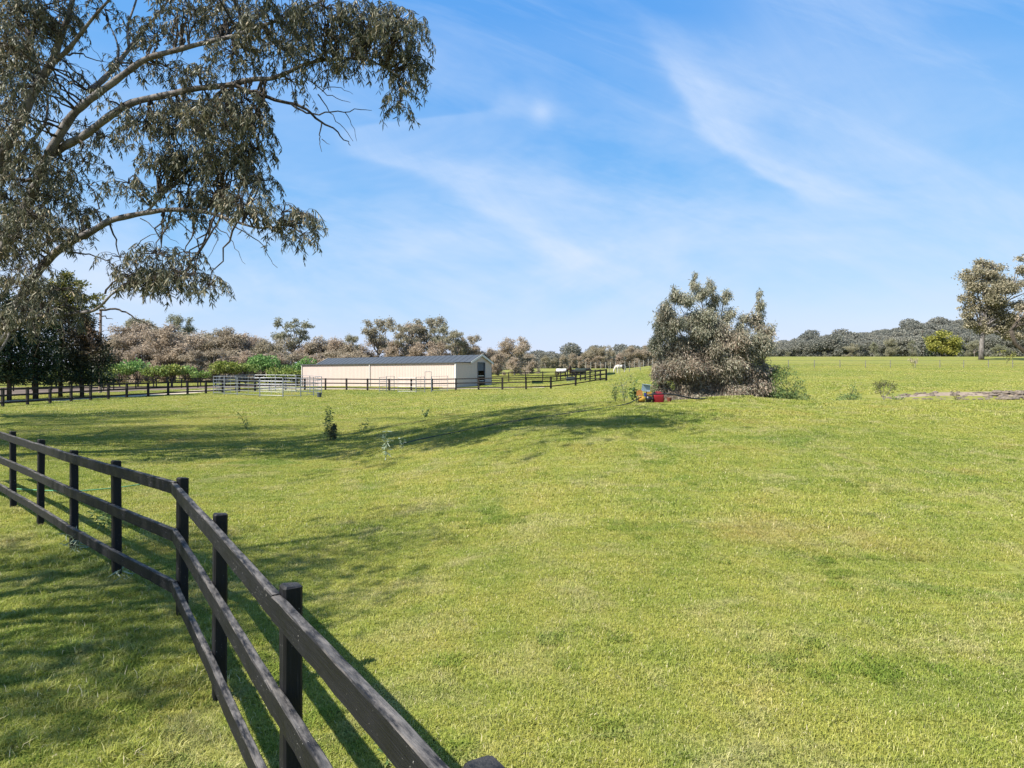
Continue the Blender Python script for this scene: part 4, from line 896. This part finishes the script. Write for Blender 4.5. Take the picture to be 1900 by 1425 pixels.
# ------------------------------------------------------------------ weeds and saplings with stems
def sapling(label, px, Z, h, nst, lean, nleaf, ll, lw, mat, seed, droop=.2, cat='sapling', name='sapling', smat='stem', sr=.006):
    r = np.random.default_rng(seed); b = gpt(px, Z); R = empty(name, b); tag(R, label, cat); s = MB(); P, D = [], []
    for i in range(nst):
        a = r.uniform(0, 6.28); hh = h*r.uniform(.6, 1.0) if i else h; ln = lean*r.uniform(.3, 1)*hh
        t = np.linspace(0, 1, 7)[:, None]; path = np.array([[0, 0, -.03]])+t*np.array([[np.cos(a)*ln, np.sin(a)*ln, hh]])+r.normal(0, .02*hh, (7, 3))*t
        s.tube(path, np.linspace(sr, sr*.35, 7), 5, False)
        for q in range(nleaf):
            u = r.uniform(.12, 1)**.8; p = path[0]+(path[-1]-path[0])*u; k = min(5, int(u*6)); p = path[k]+(path[k+1]-path[k])*(u*6-k)
            d = unit(np.array([r.normal(), r.normal(), r.normal(.25, .5)-droop])); tw = r.uniform(0, .16)*h*(1.15-u)
            if tw > .03: s.tube([p, p+d*tw], [sr*.35, sr*.2], 3, False)
            P.append(p+d*tw); D.append(unit(d+r.normal(0, .35, 3)-np.array([0, 0, droop])))
    s.obj('stem', M[smat], R); P = np.array(P); D = np.array(D); n = len(P)
    link('leaves', leaf_mesh('leaves', P, D, ll*r.uniform(.6, 1.2, n), lw*r.uniform(.7, 1.2, n), r.random(n), fine=True), M[mat], R); return R
sapling('small sparse gum sapling alone on the sunny lawn at left', 459, 27, .72, 3, .5, 22, .12, .03, 'weed_leaf', 1)
sapling('dark bushy sapling with a tall leading shoot in the middle of the lawn', 608, 21.6, 1.15, 3, .22, 70, .11, .035, 'weed_leaf', 2)
sapling('low dense dark half of the bushy sapling clump on the lawn', 618, 21.5, .62, 6, .3, 50, .10, .035, 'olive_leaf', 3)
sapling('thin sapling in the tree shade right of the bushy one', 672, 23.2, .55, 3, .6, 20, .11, .03, 'weed_leaf', 4)
sapling('pale leaved sapling standing in the tree shade', 716, 16.2, .80, 2, .15, 26, .15, .028, 'pale_leaf', 5, droop=.5)
sapling('tiny pale shoot right of the pale leaved sapling', 748, 17.8, .35, 2, .3, 12, .10, .02, 'pale_leaf', 6)
sapling('small dark tuft at the edge of the tree shade', 790, 34, .5, 4, .5, 20, .14, .05, 'weed_leaf', 7)
sapling('tall thin weed left of the pump', 1142, 26, 1.0, 6, .35, 22, .10, .025, 'weed_leaf', 8, cat='weed', name='tall_weed')
sapling('tall airy weed in front of the pied horse', 1158, 27, 1.25, 7, .30, 20, .10, .022, 'pale_leaf', 9, cat='weed', name='tall_weed')
sapling('leafy green weed growing against the left side of the pump', 1176, 24.2, .85, 4, .2, 26, .14, .07, 'weed_leaf', 10, cat='weed', name='broad_leaf_weed')
sapling('thin weed behind the grey lid of the pump', 1212, 24.6, .9, 4, .2, 24, .12, .03, 'weed_leaf', 11, cat='weed', name='tall_weed')
sapling('small green whorl of leaves at the bottom edge beside the near rail', 716, 3.80, .17, 3, .5, 9, .10, .030, 'weed_leaf', 12, droop=.0, cat='weed', name='seedling', sr=.003)
sapling('tuft of long leaves growing through the lowest rail of the near fence', 140, 8.35, .36, 5, .8, 14, .16, .012, 'pale_leaf', 13, cat='weed', name='grass_tuft', sr=.002)
sapling('two arching leaves at the foot of a near fence post', 226, 7.2, .22, 3, .8, 5, .20, .016, 'pale_leaf', 14, cat='weed', name='grass_tuft', sr=.002)
sapling('soft weed tuft behind the near fence beside the hose', 200, 9.6, .35, 8, .8, 26, .12, .02, 'weed_leaf', 15, cat='weed', name='grass_tuft', sr=.002)

# ------------------------------------------------------------------ the great gum on the left
ZS = 1.35          # the crown stands 15 to 18 m from the eye
GD = 17.5
def build_gum():
    b = gpt(-112, GD); R = empty('gum_tree', b); tag(R, 'huge overhanging gum tree filling the upper left with drooping leaves', 'tree'); r = np.random.default_rng(77)
    def path(pts, z0, z1):
        n = len(pts); return np.array([at(p[0], p[1], ZS*(z0+(z1-z0)*i/(n-1))) for i, p in enumerate(pts)])-b
    def smooth(p, m=4):
        d = np.arange(len(p)); t = np.linspace(0, len(p)-1, (len(p)-1)*m+1); q = np.stack([np.interp(t, d, p[:, k]) for k in range(3)], 1)
        for _ in range(2): q[1:-1] = (q[:-2]+2*q[1:-1]+q[2:])/4
        return q
    tr = MB(); lims = []
    tp = 1.33*np.array([[0, 0, -.3], [.02, 0, .5], [.2, .1, 1.5], [.5, .15, 2.6], [.62, .1, 4.0], [.5, 0, 5.6], [.35, -.1, 7.4], [.0, -.2, 9.4], [-.4, -.2, 11.8], [-.9, 0, 14.5], [-1.2, .2, 17]])
    tr.tube(smooth(tp), np.interp(np.linspace(0, 10, 41), [0, 1, 3, 6, 8, 10], [.62, .46, .38, .3, .2, .05]), 14)
    def J(i): return tp[i]+b
    def L(pts, z0, z1, r0, r1, start=None, bark_='gum_bark'):
        p = path(pts, z0, z1)
        if start is not None: p = np.concatenate([[tp[start]], p])
        q = smooth(p); tr.tube(q, .80*np.linspace(r0, r1, len(q))*(1+.08*np.sin(np.arange(len(q))*1.7)), 9); lims.append(q); return q
    # limbs traced as real branches with their own depth
    L([(-40, 420), (9, 278), (27, 243), (49, 198), (72, 153), (97, 117), (108, 81), (119, 54), (132, 10), (150, -60), (190, -170)], 13, 12.4, .21, .05, 4)
    L([(97, 117), (125, 95), (150, 62), (175, 30), (230, -30)], 12.8, 12, .09, .03)
    L([(-30, 500), (5, 468), (40, 395), (58, 366), (80, 310), (100, 268), (135, 211), (165, 186), (193, 166), (234, 135), (270, 108), (323, 94), (380, 79), (430, 68), (485, 49), (560, 20), (640, -20)], 12.9, 11.2, .19, .03, 3)
    L([(97, 285), (125, 268), (157, 252), (202, 216), (243, 189), (315, 175), (359, 164), (420, 159), (470, 146), (503, 147), (538, 133), (562, 119), (598, 112), (640, 107), (690, 112), (740, 140)], 12.6, 10.8, .135, .02)
    L([(165, 170), (190, 150), (215, 122), (240, 90), (262, 60), (300, 20), (330, -30)], 12.4, 13.5, .10, .03)
    L([(210, 132), (222, 100), (215, 70), (200, 40)], 12.4, 12.8, .045, .015)
    L([(240, 90), (235, 50), (250, 10), (265, -40)], 12.6, 13.2, .05, .02)
    L([(-20, 620), (20, 585), (58, 521), (90, 480), (121, 454), (175, 427), (202, 409), (252, 398), (305, 389), (359, 389), (400, 398), (440, 412), (480, 425), (530, 418)], 12.9, 11.4, .17, .018, 2)
    L([(270, 396), (285, 380), (298, 366)], 12.1, 11.9, .05, .02)
    L([(-20, 655), (10, 625), (30, 598), (60, 588), (100, 585), (140, 582), (175, 577), (190, 565), (205, 548), (215, 540)], 12.6, 11.6, .105, .022, 2)
    L([(-20, 560), (8, 598), (20, 615), (8, 640), (-15, 672)], 12.0, 11.6, .05, .03)
    L([(0, 330), (30, 300), (60, 262), (85, 230), (90, 190), (80, 140), (60, 90)], 12.9, 13.3, .07, .02)
    twig = MB()
    def T(pts, z, r0=.022, r1=.005, zz=None):
        p = path(pts, z, z if zz is None else zz); q = smooth(p, 3); q[1:-1] += r.normal(0, .015, q[1:-1].shape); twig.tube(q, 1.3*np.linspace(r0, r1, len(q)), 5, False); return q
    T([(420, 159), (468, 168), (496, 179), (538, 191), (569, 202), (597, 228), (618, 236), (640, 262), (650, 270)], 11.5, .045, .006)
    T([(538, 191), (555, 205), (575, 212), (600, 210), (640, 208), (672, 202), (690, 205)], 11.4, .022, .004)
    T([(597, 228), (595, 250), (592, 262), (597, 282)], 11.4, .014, .004); T([(597, 258), (612, 268)], 11.4, .008, .003); T([(590, 175), (600, 190), (618, 215), (640, 240), (655, 262)], 11.4, .012, .004)
    T([(640, 208), (655, 230), (662, 262)], 11.3, .008, .003); T([(575, 150), (600, 170), (625, 182), (650, 190)], 11.3, .012, .004); T([(598, 170), (620, 160), (640, 165), (655, 175)], 11.3, .009, .003)
    T([(380, 391), (430, 415), (465, 440), (488, 450), (495, 475), (515, 497)], 11.6, .014, .004); T([(400, 420), (430, 440), (440, 470), (455, 490)], 11.6, .010, .003); T([(380, 422), (405, 435), (400, 460), (385, 480)], 11.6, .01, .003)
    T([(300, 398), (330, 410), (350, 430), (370, 445), (378, 470)], 11.9, .012, .003); T([(250, 460), (270, 440), (300, 430), (320, 425)], 11.9, .010, .003); T([(260, 405), (285, 420), (310, 440), (332, 452)], 11.9, .01, .003)
    T([(121, 466), (150, 470), (175, 475), (200, 482), (215, 495)], 12.1, .02, .005); T([(185, 575), (215, 573), (235, 578), (250, 592), (275, 600), (290, 608)], 11.6, .022, .005); T([(178, 582), (195, 588), (210, 592)], 11.6, .018, .004); T([(195, 545), (208, 522), (235, 510), (262, 505)], 11.6, .02, .005)
    T([(56, 588), (60, 600), (68, 625), (74, 633), (70, 648), (63, 660)], 11.4, .012, .004); T([(74, 633), (95, 633), (110, 634)], 11.4, .007, .003)
    # foliage masses
    B = [(740, 62, 48, 52, 10.9), (752, 130, 38, 42, 10.8), (740, 185, 20, 42, 10.8, .7), (690, 50, 55, 50, 11), (668, 110, 38, 32, 11, .8), (605, 40, 65, 45, 11.2), (590, 110, 48, 34, 11.2, .7), (515, 45, 62, 45, 11.4), (540, 150, 30, 24, 11.2, .5), (520, 100, 40, 35, 11.6, .8),
         (430, 35, 62, 42, 11.8), (440, 105, 45, 36, 11.6), (340, 25, 60, 32, 12.2), (455, 190, 34, 38, 11.5, .9), (468, 240, 36, 42, 11.5), (405, 225, 55, 50, 11.8, 1.1), (470, 290, 32, 36, 11.5), (340, 225, 55, 48, 12, 1.1), (270, 240, 45, 40, 12.3, 1.0), (420, 300, 45, 48, 11.7, 1.1), (360, 310, 50, 45, 12, 1.1), (300, 300, 45, 38, 12.2, .9),
         (480, 340, 28, 32, 11.5), (455, 385, 40, 38, 11.5, .9), (400, 370, 40, 30, 11.8), (555, 408, 36, 24, 11.3), (560, 440, 22, 24, 11.3, .6), (525, 395, 26, 20, 11.4, .8), (510, 430, 25, 18, 11.4, .6), (335, 360, 40, 24, 12, .8), (240, 345, 36, 28, 12.2, .7), (350, 410, 38, 18, 11.9, .7),
         (290, 470, 40, 24, 11.8, .8), (255, 520, 38, 38, 11.7), (300, 520, 40, 34, 11.7), (345, 515, 38, 30, 11.7, .9), (385, 525, 22, 26, 11.6, .7), (340, 475, 30, 18, 11.7, .6), (225, 480, 30, 18, 11.8, .5),
         (55, 45, 60, 50, 12.7, 1.1), (20, 120, 50, 50, 12.9, 1.1), (105, 30, 45, 35, 12.5, .9), (40, 190, 40, 40, 13, .9), (15, 260, 35, 40, 13), (60, 320, 48, 42, 12.7), (20, 380, 44, 44, 13), (115, 300, 34, 28, 12.6, .7), (100, 370, 42, 34, 12.6, .9), (150, 345, 36, 26, 12.5, .6), (165, 300, 35, 22, 12.5, .5), (150, 400, 40, 26, 12.3, .8),
         (60, 430, 48, 36, 12.6), (25, 470, 44, 36, 12.8, .9), (110, 430, 40, 22, 12.5, .7), (30, 530, 44, 34, 12.2, .7), (75, 555, 40, 30, 11.9, .7), (115, 540, 30, 22, 11.9, .6), (20, 590, 40, 26, 12, .5), (110, 600, 26, 16, 11.7, .35), (135, 255, 28, 22, 12.6, .5), (160, 230, 20, 24, 12.6, .4), (190, 255, 32, 22, 12.5, .7),
         (250, 130, 30, 26, 12.6, .6), (290, 70, 42, 30, 12.6, .7), (310, 130, 42, 24, 12.3, .8), (370, 140, 40, 24, 12, .8), (235, 60, 28, 24, 12.8, .5), (180, 105, 14, 18, 12.8, .4), (190, 20, 40, 20, 12.6, .6), (130, 160, 24, 30, 12.9, .5), (385, 190, 36, 18, 12, .5),
         (60, 580, 40, 22, 11.5, .6), (120, 572, 34, 18, 11.5, .5), (20, 610, 36, 26, 11.5, .6), (20, 90, 40, 40, 11.6, .6), (60, 165, 36, 36, 11.6, .55), (20, 225, 40, 36, 11.6, .6), (75, 290, 36, 34, 11.6, .5), (25, 335, 40, 36, 11.6, .6), (55, 400, 36, 34, 11.6, .6), (95, 450, 34, 26, 11.6, .4), (15, 440, 36, 36, 11.6, .6), (45, 505, 40, 30, 11.5, .5), (200, 190, 36, 24, 11.6, .3), (120, 120, 26, 30, 11.8, .3), (-60, 100, 60, 80, 13.2, .9), (-70, 280, 60, 80, 13.4, .9), (-60, 440, 50, 60, 13.4, .8), (-60, 560, 50, 40, 12.8, .6)]
    hubs, E = [], []
    P, D, Lx, Wx = [], [], [], []
    allq = np.concatenate(lims)
    def spray(p0, hub, dirh, big=1.0):
        ln = r.uniform(.26, .58)*big; n = 7; a = r.uniform(0, 6.28); out = unit(np.array([dirh[0]+.5*np.cos(a), dirh[1]+.5*np.sin(a), r.uniform(-.3, .35)]))
        t = np.linspace(0, 1, n)[:, None]; q = p0+out*ln*t*(1-.35*t)+np.array([0, 0, -1])*ln*.6*t**2+r.normal(0, .01, (n, 3))*t
        twig.tube(q, np.linspace(.006, .0022, n)*big, 3, False); k = r.integers(13, 23)
        for j in range(k):
            u = r.uniform(.08, 1)**.7*(n-1); i = min(n-2, int(u)); p = q[i]+(q[i+1]-q[i])*(u-i)
            P.append(p); D.append(unit(np.array([r.normal(0, .52), r.normal(0, .52), -1.0+r.normal(0, .35)]))); Lx.append(r.uniform(.085, .175)*big); Wx.append(r.uniform(.016, .026)*big)
        if np.linalg.norm(hub-p0) > .05: twig.tube(limb(hub, p0, r, .1, 5, .05), np.linspace(.010, .006, 5), 4, False)
    def mass(c, R3, nsp, big=1.0, conn=True):
        nh = max(1, int(nsp/9)); H = [c+unit(r.normal(size=3))*R3*.5*r.random() for _ in range(nh)]
        for h in H:
            if conn:
                k = np.argmin(np.linalg.norm(allq-h, axis=1)); twig.tube(limb(allq[k], h, r, .12, 7, .05), np.linspace(.028, .011, 7), 5, False)
        for _ in range(nsp):
            u = unit(r.normal(size=3)); p = c+u*R3*(.25+.7*r.random()**.6); p[2] += R3[2]*.12
            h = H[int(np.argmin([np.linalg.norm(p-h) for h in H]))]; spray(p, h, unit(u*np.array([1, 1, .2])+1e-3), big)
    for m in B:
        cx, cy, rx, ry, z = m[:5]; z = z*ZS; dn = m[5] if len(m) > 5 else 1; k = z/F; c = at(cx, cy-ry*.12, z+r.uniform(-.6, .6))-b
        mass(c, np.array([rx*k*.92, max(.55, rx*k*1.1), ry*k*.82]), int(rx*ry*math.pi/72*dn), 1.15)
    # the part of the crown above and left of the frame (it throws the big shadow on the lawn)
    for i in range(46):
        z = r.uniform(12, 20.5); ph = r.uniform(0, 6.28); rr = 7.0*math.sqrt(r.random())*(1.1-(max(0, z-15)/9)**2)
        wx, wy = OFFC[0]+rr*math.cos(ph)*1.25, OFFC[1]+rr*math.sin(ph)*1.1
        if z < 4.3+wy*.6 and wx > -.80*wy: z = 4.8+wy*.62+r.uniform(0, 3)
        c = np.array([wx, wy, z])-b; mass(c, np.array([1.5, 1.5, .8]), 15, 1.9)
    for i in range(30):
        ph = r.uniform(0, 6.28); rr = math.sqrt(r.random()); wx, wy = -10+5.5*rr*math.cos(ph), 14.0+4.6*rr*math.sin(ph)
        z = max(5.0+wy*.62, r.uniform(12, 17)); mass(np.array([wx, wy, z])-b, np.array([1.5, 1.5, .8]), 15, 1.9)
    for i in range(13):
        wx, wy = -8.0+r.uniform(-2.6, 2.4), 18.2+r.uniform(-1.8, 2.6)
        mass(np.array([wx, wy, max(5.2+wy*.62, r.uniform(15.5, 18.5))])-b, np.array([1.6, 1.6, .8]), 15, 1.9)
    tr.obj('trunk', M['gum_bark'], R, True); twig.obj('twigs', M['dark_bark'], R)
    P_, D_ = np.array(P), np.array(D); n = len(P_); v = np.clip(r.normal(.50, .25, n), 0, 1)
    link('leaves', leaf_mesh('leaves', P_, D_, np.array(Lx), np.array(Wx), v, fine=True), M['gum_leaf'], R)
    print('gum leaves', n)
OFFC = (-13.5, 21.5)
build_gum()
# neighbours of the great gum, out of frame on the left and behind the camera: their shade dapples the lawn
def shade_gum(x, y, h, rad, seed, label, nm=30):
    r = np.random.default_rng(seed); b = np.array([x, y, gz(x, y)]); R = empty('gum_tree', b); tag(R, label, 'tree'); E = []; t = MB()
    t.tube([[0, 0, -.2], [.2, 0, h*.25], [0, .2, h*.45]], [.4, .32, .25], 10)
    for i in range(nm):
        a = r.uniform(0, 6.28); rr = rad*math.sqrt(r.random()); z = h*r.uniform(.5, .95)
        E.append([rr*math.cos(a), rr*math.sin(a), z, r.uniform(.9, 1.7), r.uniform(.9, 1.7), r.uniform(.5, .9)])
        t.tube(limb([0, .1, h*.42], E[-1][:3], r), np.linspace(.13, .03, 6), 5, False)
    t.obj('trunk', M['gum_bark'], R, True); crown('leaves', E, 34, .22, .05, M['gum_leaf'], R, seed, droop=1.2, shell=.2)
SHADE = [(-22.5, 17.5, 15, 5.5, 1, 'gum beyond the left edge, its shade lying on the lawn'), (-30, 25, 15, 5, 2, 'farther gum beyond the left edge of the photo'), (-20.5, 20.5, 14, 4.6, 5, 'gum just beyond the left edge behind the great gum'), (-31.5, 32, 14, 4.5, 4, 'gum farthest beyond the left edge near the drive'), (-11.8, 2.6, 11, 3.7, 3, 'gum beside the photographer that dapples the near grass')]
for s_ in SHADE: shade_gum(*s_)

# ------------------------------------------------------------------ horses
def horse(label, px, Z, face, mat, head='graze', s=1.0, rug=None, rz=0.0, headmat=None):
    """face +1 looks right; body is one remeshed surface"""
    b = gpt(px, Z); m = MB(); f = face
    m.tube([[-.78*f, 0, 1.18], [-.66*f, 0, 1.2], [-.4*f, 0, 1.17], [0, 0, 1.10], [.35*f, 0, 1.15], [.6*f, 0, 1.2], [.74*f, 0, 1.18]], [.12, .26, .31, .32, .31, .25, .12], 14)
    for x in (-.55, .5):
        for y in (-.15, .15):
            hind = x < 0; dx = rnd.uniform(-.06, .06)
            if hind: p = [[x*f, y, 1.1], [(x+.08+dx)*f, y, .78], [(x-.14+dx)*f, y, .50], [(x-.08+dx)*f, y, .12], [(x-.04+dx)*f, y, .02]]; rr = [.19, .14, .065, .045, .065]
            else: p = [[x*f, y, 1.05], [(x+.02+dx)*f, y, .75], [(x+.02+dx)*f, y, .45], [(x+.02+dx)*f, y, .12], [(x+.05+dx)*f, y, .02]]; rr = [.15, .10, .06, .042, .065]
            m.tube(p, rr, 9)
    if head == 'graze': nk = [[.60*f, 0, 1.22], [.86*f, 0, 1.0], [1.08*f, 0, .66]]; hd = [[1.06*f, 0, .70], [1.10*f, 0, .55], [1.14*f, 0, .30], [1.13*f, 0, .12]]
    elif head == 'level': nk = [[.60*f, 0, 1.28], [.90*f, 0, 1.36], [1.14*f, 0, 1.42]]; hd = [[1.10*f, 0, 1.46], [1.22*f, 0, 1.40], [1.42*f, 0, 1.20], [1.55*f, 0, 1.08]]
    else: nk = [[.60*f, 0, 1.30], [.80*f, 0, 1.60], [.92*f, 0, 1.85]]; hd = [[.88*f, 0, 1.90], [1.0*f, 0, 1.86], [1.2*f, 0, 1.68], [1.36*f, 0, 1.56]]
    m.tube(nk, [.22, .17, .125], 12); m.tube(hd, [.11, .13, .09, .07], 10)
    e = np.array(hd[0])
    for y in (-.06, .06): m.tube([e+[0, y, .02], e+[-.01*f, y*1.3, .16]], [.035, .008], 6)
    R = empty('horse', b, rz, s); tag(R, label, 'horse')
    o = m.obj('body', mat, R, True); md = o.modifiers.new('merge', 'REMESH'); md.mode = 'VOXEL'; md.voxel_size = .035; md.use_smooth_shade = True
    sm = o.modifiers.new('soften', 'SMOOTH'); sm.iterations = 3
    t = MB(); t.tube([[-.76*f, 0, 1.28], [-.88*f, 0, 1.1], [-.92*f, 0, .75], [-.9*f, 0, .45]], [.04, .07, .08, .03], 8); t.obj('tail', headmat or mat, R, True)
    mn = MB(); nk = np.array(nk)
    for i in range(8):
        q = nk[0]+(nk[2]-nk[0])*(i/7)+np.array([-.03*f, 0, .15]); mn.tube([q, q+[-.05*f, -.1, -.10], q+[-.06*f, -.16, -.26]], [.03, .035, .01], 5)
    mn.obj('mane', headmat or mat, R, True)
    if rug is not None:
        k = MB(); n = 16; V = []
        st = [(-.80, 1.2, .2), (-.7, 1.2, .30), (-.4, 1.17, .345), (0, 1.12, .35), (.35, 1.16, .34), (.58, 1.22, .29), (.68, 1.26, .26)]
        for x, z, r_ in st:
            for j in range(n+1):
                a = math.radians(-25+230*j/n); w = min(0, math.sin(a)); V.append([x*f, r_*math.cos(a), z+r_*math.sin(a) if w >= 0 else z+r_*w*1.6])
        nn = n+1; k.add(V, [(i*nn+j, i*nn+j+1, (i+1)*nn+j+1, (i+1)*nn+j) for i in range(len(st)-1) for j in range(n)])
        o = k.obj('rug', rug, R, True); sd = o.modifiers.new('thick', 'SOLIDIFY'); sd.thickness = .02; sd.offset = 1
    return R
def pied():
    m, nt, out = nmat('pied horse coat'); g = N(nt); tc = g.new('ShaderNodeTexCoord').outputs['Object']
    sx = g.new('ShaderNodeSeparateXYZ'); nt.links.new(tc, sx.inputs[0])
    n = g.noise(tc, 1.6, 2, .4); band = g.math('MULTIPLY', g.mrange(sx.outputs[0], .22, .28), g.mrange(sx.outputs[0], .72, .62))
    f = g.math('MAXIMUM', g.math('MULTIPLY', band, g.mrange(sx.outputs[2], .62, .7)), g.mrange(n, .64, .66))
    nt.links.new(g.bsdf(g.mix(f, (.56, .52, .45), (.035, .03, .025)), .6), out.inputs[0]); return m
M['pied'] = pied(); M['brown_coat'] = simple('dark brown coat', (.045, .022, .014), .5); M['black_coat'] = simple('black coat', (.018, .016, .015), .5)
M['dark_rug'] = simple('dark green rug', (.022, .032, .025), .8); M['white_rug'] = simple('white rug', (.48, .46, .44), .8); M['pale_mane'] = simple('cream mane', (.55, .48, .36), .7)
horse('white and dark pied horse grazing with its head down to the left', 1151, 96, -1, M['pied'], 'graze', .86, headmat=M['pale_mane'])
horse('black horse in a dark green rug standing behind the fence corner', 1078, 87.5, 1, M['black_coat'], 'level', .98, rug=M['dark_rug'])
horse('dark brown horse with raised head between the two rugged horses', 1062, 91, -1, M['brown_coat'], 'up', .95, rz=1.1)
horse('brown horse in a white rug behind the back fence', 1042, 92, 1, M['brown_coat'], 'level', .98, rug=M['white_rug'])

# ------------------------------------------------------------------ sky and light
SUN_D = np.array([.857, .514]); ELEV = math.radians(49.5)
SUN_D = SUN_D/np.linalg.norm(SUN_D)
to_sun = Vector((-SUN_D[0]*math.cos(ELEV), -SUN_D[1]*math.cos(ELEV), math.sin(ELEV)))
sl = bpy.data.lights.new('sun', 'SUN'); sl.energy = 4.2; sl.angle = math.radians(.53); sl.color = (1.0, .955, .88)
so = bpy.data.objects.new('sun', sl); root_col.objects.link(so); so.rotation_euler = to_sun.to_track_quat('Z', 'Y').to_euler(); so.location = (-20, -10, 40)
world = bpy.data.worlds.new('World'); scene.world = world; world.use_nodes = True
nt = world.node_tree; nt.nodes.clear(); g = N(nt)
wo = nt.nodes.new('ShaderNodeOutputWorld'); bg = nt.nodes.new('ShaderNodeBackground'); nt.links.new(bg.outputs[0], wo.inputs[0])
sky = nt.nodes.new('ShaderNodeTexSky'); sky.sky_type = 'NISHITA'; sky.sun_disc = False; sky.sun_elevation = ELEV
sky.sun_rotation = math.atan2(to_sun.x, to_sun.y); sky.altitude = 300; sky.air_density = 1.0; sky.dust_density = .6; sky.ozone_density = 2.2
gen = nt.nodes.new('ShaderNodeTexCoord').outputs['Generated']; sp = nt.nodes.new('ShaderNodeSeparateXYZ'); nt.links.new(gen, sp.inputs[0])
ay = g.math('MAXIMUM', g.math('ABSOLUTE', sp.outputs[1]), .2); u = g.math('DIVIDE', sp.outputs[0], ay); w = g.math('DIVIDE', sp.outputs[2], ay)
def vec(x, y, z=0.0):
    c = nt.nodes.new('ShaderNodeCombineXYZ'); g.set(c.inputs[0], x); g.set(c.inputs[1], y); g.set(c.inputs[2], z); return c.outputs[0]
def streak(pts, wl, wr, w0, w1, amp, seed):
    """a wind drawn cirrus plume: position u as a function of height w, sharp on its left edge and feathered to the right"""
    n = nt.nodes.new('ShaderNodeFloatCurve'); cu = n.mapping.curves[0]; P = [(a[1], a[0]) for a in sorted(pts, key=lambda a: a[1])]
    cu.points[0].location = (0, P[0][1]); cu.points[1].location = (1, P[-1][1])
    for a, b_ in P: cu.points.new(a, b_)
    n.mapping.update(); g.set(n.inputs['Value'], w)
    wob = g.math('MULTIPLY', g.math('SUBTRACT', g.noise(vec(u, w, seed), 9, 4, .6), .5), .05)
    d = g.math('ADD', g.math('SUBTRACT', u, n.outputs[0]), wob)
    e = g.math('ADD', g.math('DIVIDE', g.math('MAXIMUM', d, 0.0), wr), g.math('DIVIDE', g.math('MAXIMUM', g.math('MULTIPLY', d, -1.0), 0.0), wl))
    s = g.math('EXPONENT', g.math('MULTIPLY', g.math('MULTIPLY', e, e), -1.0))
    mk = g.math('MULTIPLY', g.mrange(w, w0, w0+.05), g.mrange(w, w1, w1-.12))
    fb = g.math('ADD', .45, g.math('MULTIPLY', g.noise(vec(g.math('ADD', u, g.math('MULTIPLY', w, .8)), g.math('MULTIPLY', w, .22), seed), 22, 7, .72), 1.1))
    return g.math('MULTIPLY', g.math('MULTIPLY', g.math('MULTIPLY', s, mk), fb), amp)
s1 = streak([(.20, .58), (.235, .504), (.267, .446), (.317, .37), (.392, .3125), (.47, .262)], .018, .075, .235, .56, .44, 1.0)
s2 = streak([(-.36, .42), (-.25, .37), (-.12, .31), (-.02, .25), (.08, .18)], .03, .13, .12, .46, .34, 4.0)
s3 = streak([(.43, .62), (.44, .5), (.47, .4), (.5, .3)], .10, .22, .22, .9, .20, 7.0)
# low veil and faint fibres
puff = g.math('MULTIPLY', g.math('EXPONENT', g.math('MULTIPLY', g.math('ADD', g.math('POWER', g.math('ABSOLUTE', g.math('DIVIDE', g.math('SUBTRACT', u, .046), .016)), 2.0), g.math('POWER', g.math('ABSOLUTE', g.math('DIVIDE', g.math('SUBTRACT', w, .404), .02)), 2.0)), -1.0)), .3)
rot = vec(g.math('ADD', g.math('MULTIPLY', u, 1.0), g.math('MULTIPLY', w, 1.1)), g.math('SUBTRACT', g.math('MULTIPLY', w, 3.2), g.math('MULTIPLY', u, -1.0)), 3.0)
fib = g.mrange(g.noise(rot, 2.6, 6, .62, .5), .46, .78)
veil = g.math('MULTIPLY', g.mrange(g.noise(vec(u, g.math('MULTIPLY', w, 2.2), 9.0), 2.2, 5, .6, .4), .36, .68), g.mrange(w, .56, .10))
tot = g.math('ADD', g.math('ADD', g.math('ADD', s1, s2), s3), g.math('ADD', g.math('ADD', g.math('MULTIPLY', fib, .34), puff), g.math('MULTIPLY', veil, 1.0)), clamp=True)
sc_ = nt.nodes.new('ShaderNodeSeparateColor'); nt.links.new(sky.outputs[0], sc_.inputs[0]); cc_ = nt.nodes.new('ShaderNodeCombineColor')
for k_, (a_, p_) in enumerate(((.63, 1.05), (1.474, .555), (3.7, .17))): nt.links.new(g.math('MULTIPLY', g.math('POWER', sc_.outputs[k_], p_), a_), cc_.inputs[k_])
cl = g.mix(tot, cc_.outputs[0], (3.35, 4.05, 5.2))
nt.links.new(cl, bg.inputs[0]); bg.inputs[1].default_value = .081

# ------------------------------------------------------------------ camera and output
cam = bpy.data.cameras.new('camera'); cam.lens = F/1900*36; cam.sensor_width = 36; cam.shift_y = -(712.5-HY)/1900; cam.clip_start = .05; cam.clip_end = 3000
co = bpy.data.objects.new('camera', cam); root_col.objects.link(co); co.location = (0, 0, CH); co.rotation_euler = (math.radians(90), 0, 0); scene.camera = co
vs = scene.view_settings; vs.view_transform = 'Standard'; vs.look = 'None'; vs.exposure = 1.3; vs.gamma = 1; vs.use_curve_mapping = False
scene.render.engine = 'CYCLES'; scene.cycles.max_bounces = 4; scene.cycles.diffuse_bounces = 2; scene.cycles.transmission_bounces = 2; scene.cycles.use_denoising = True
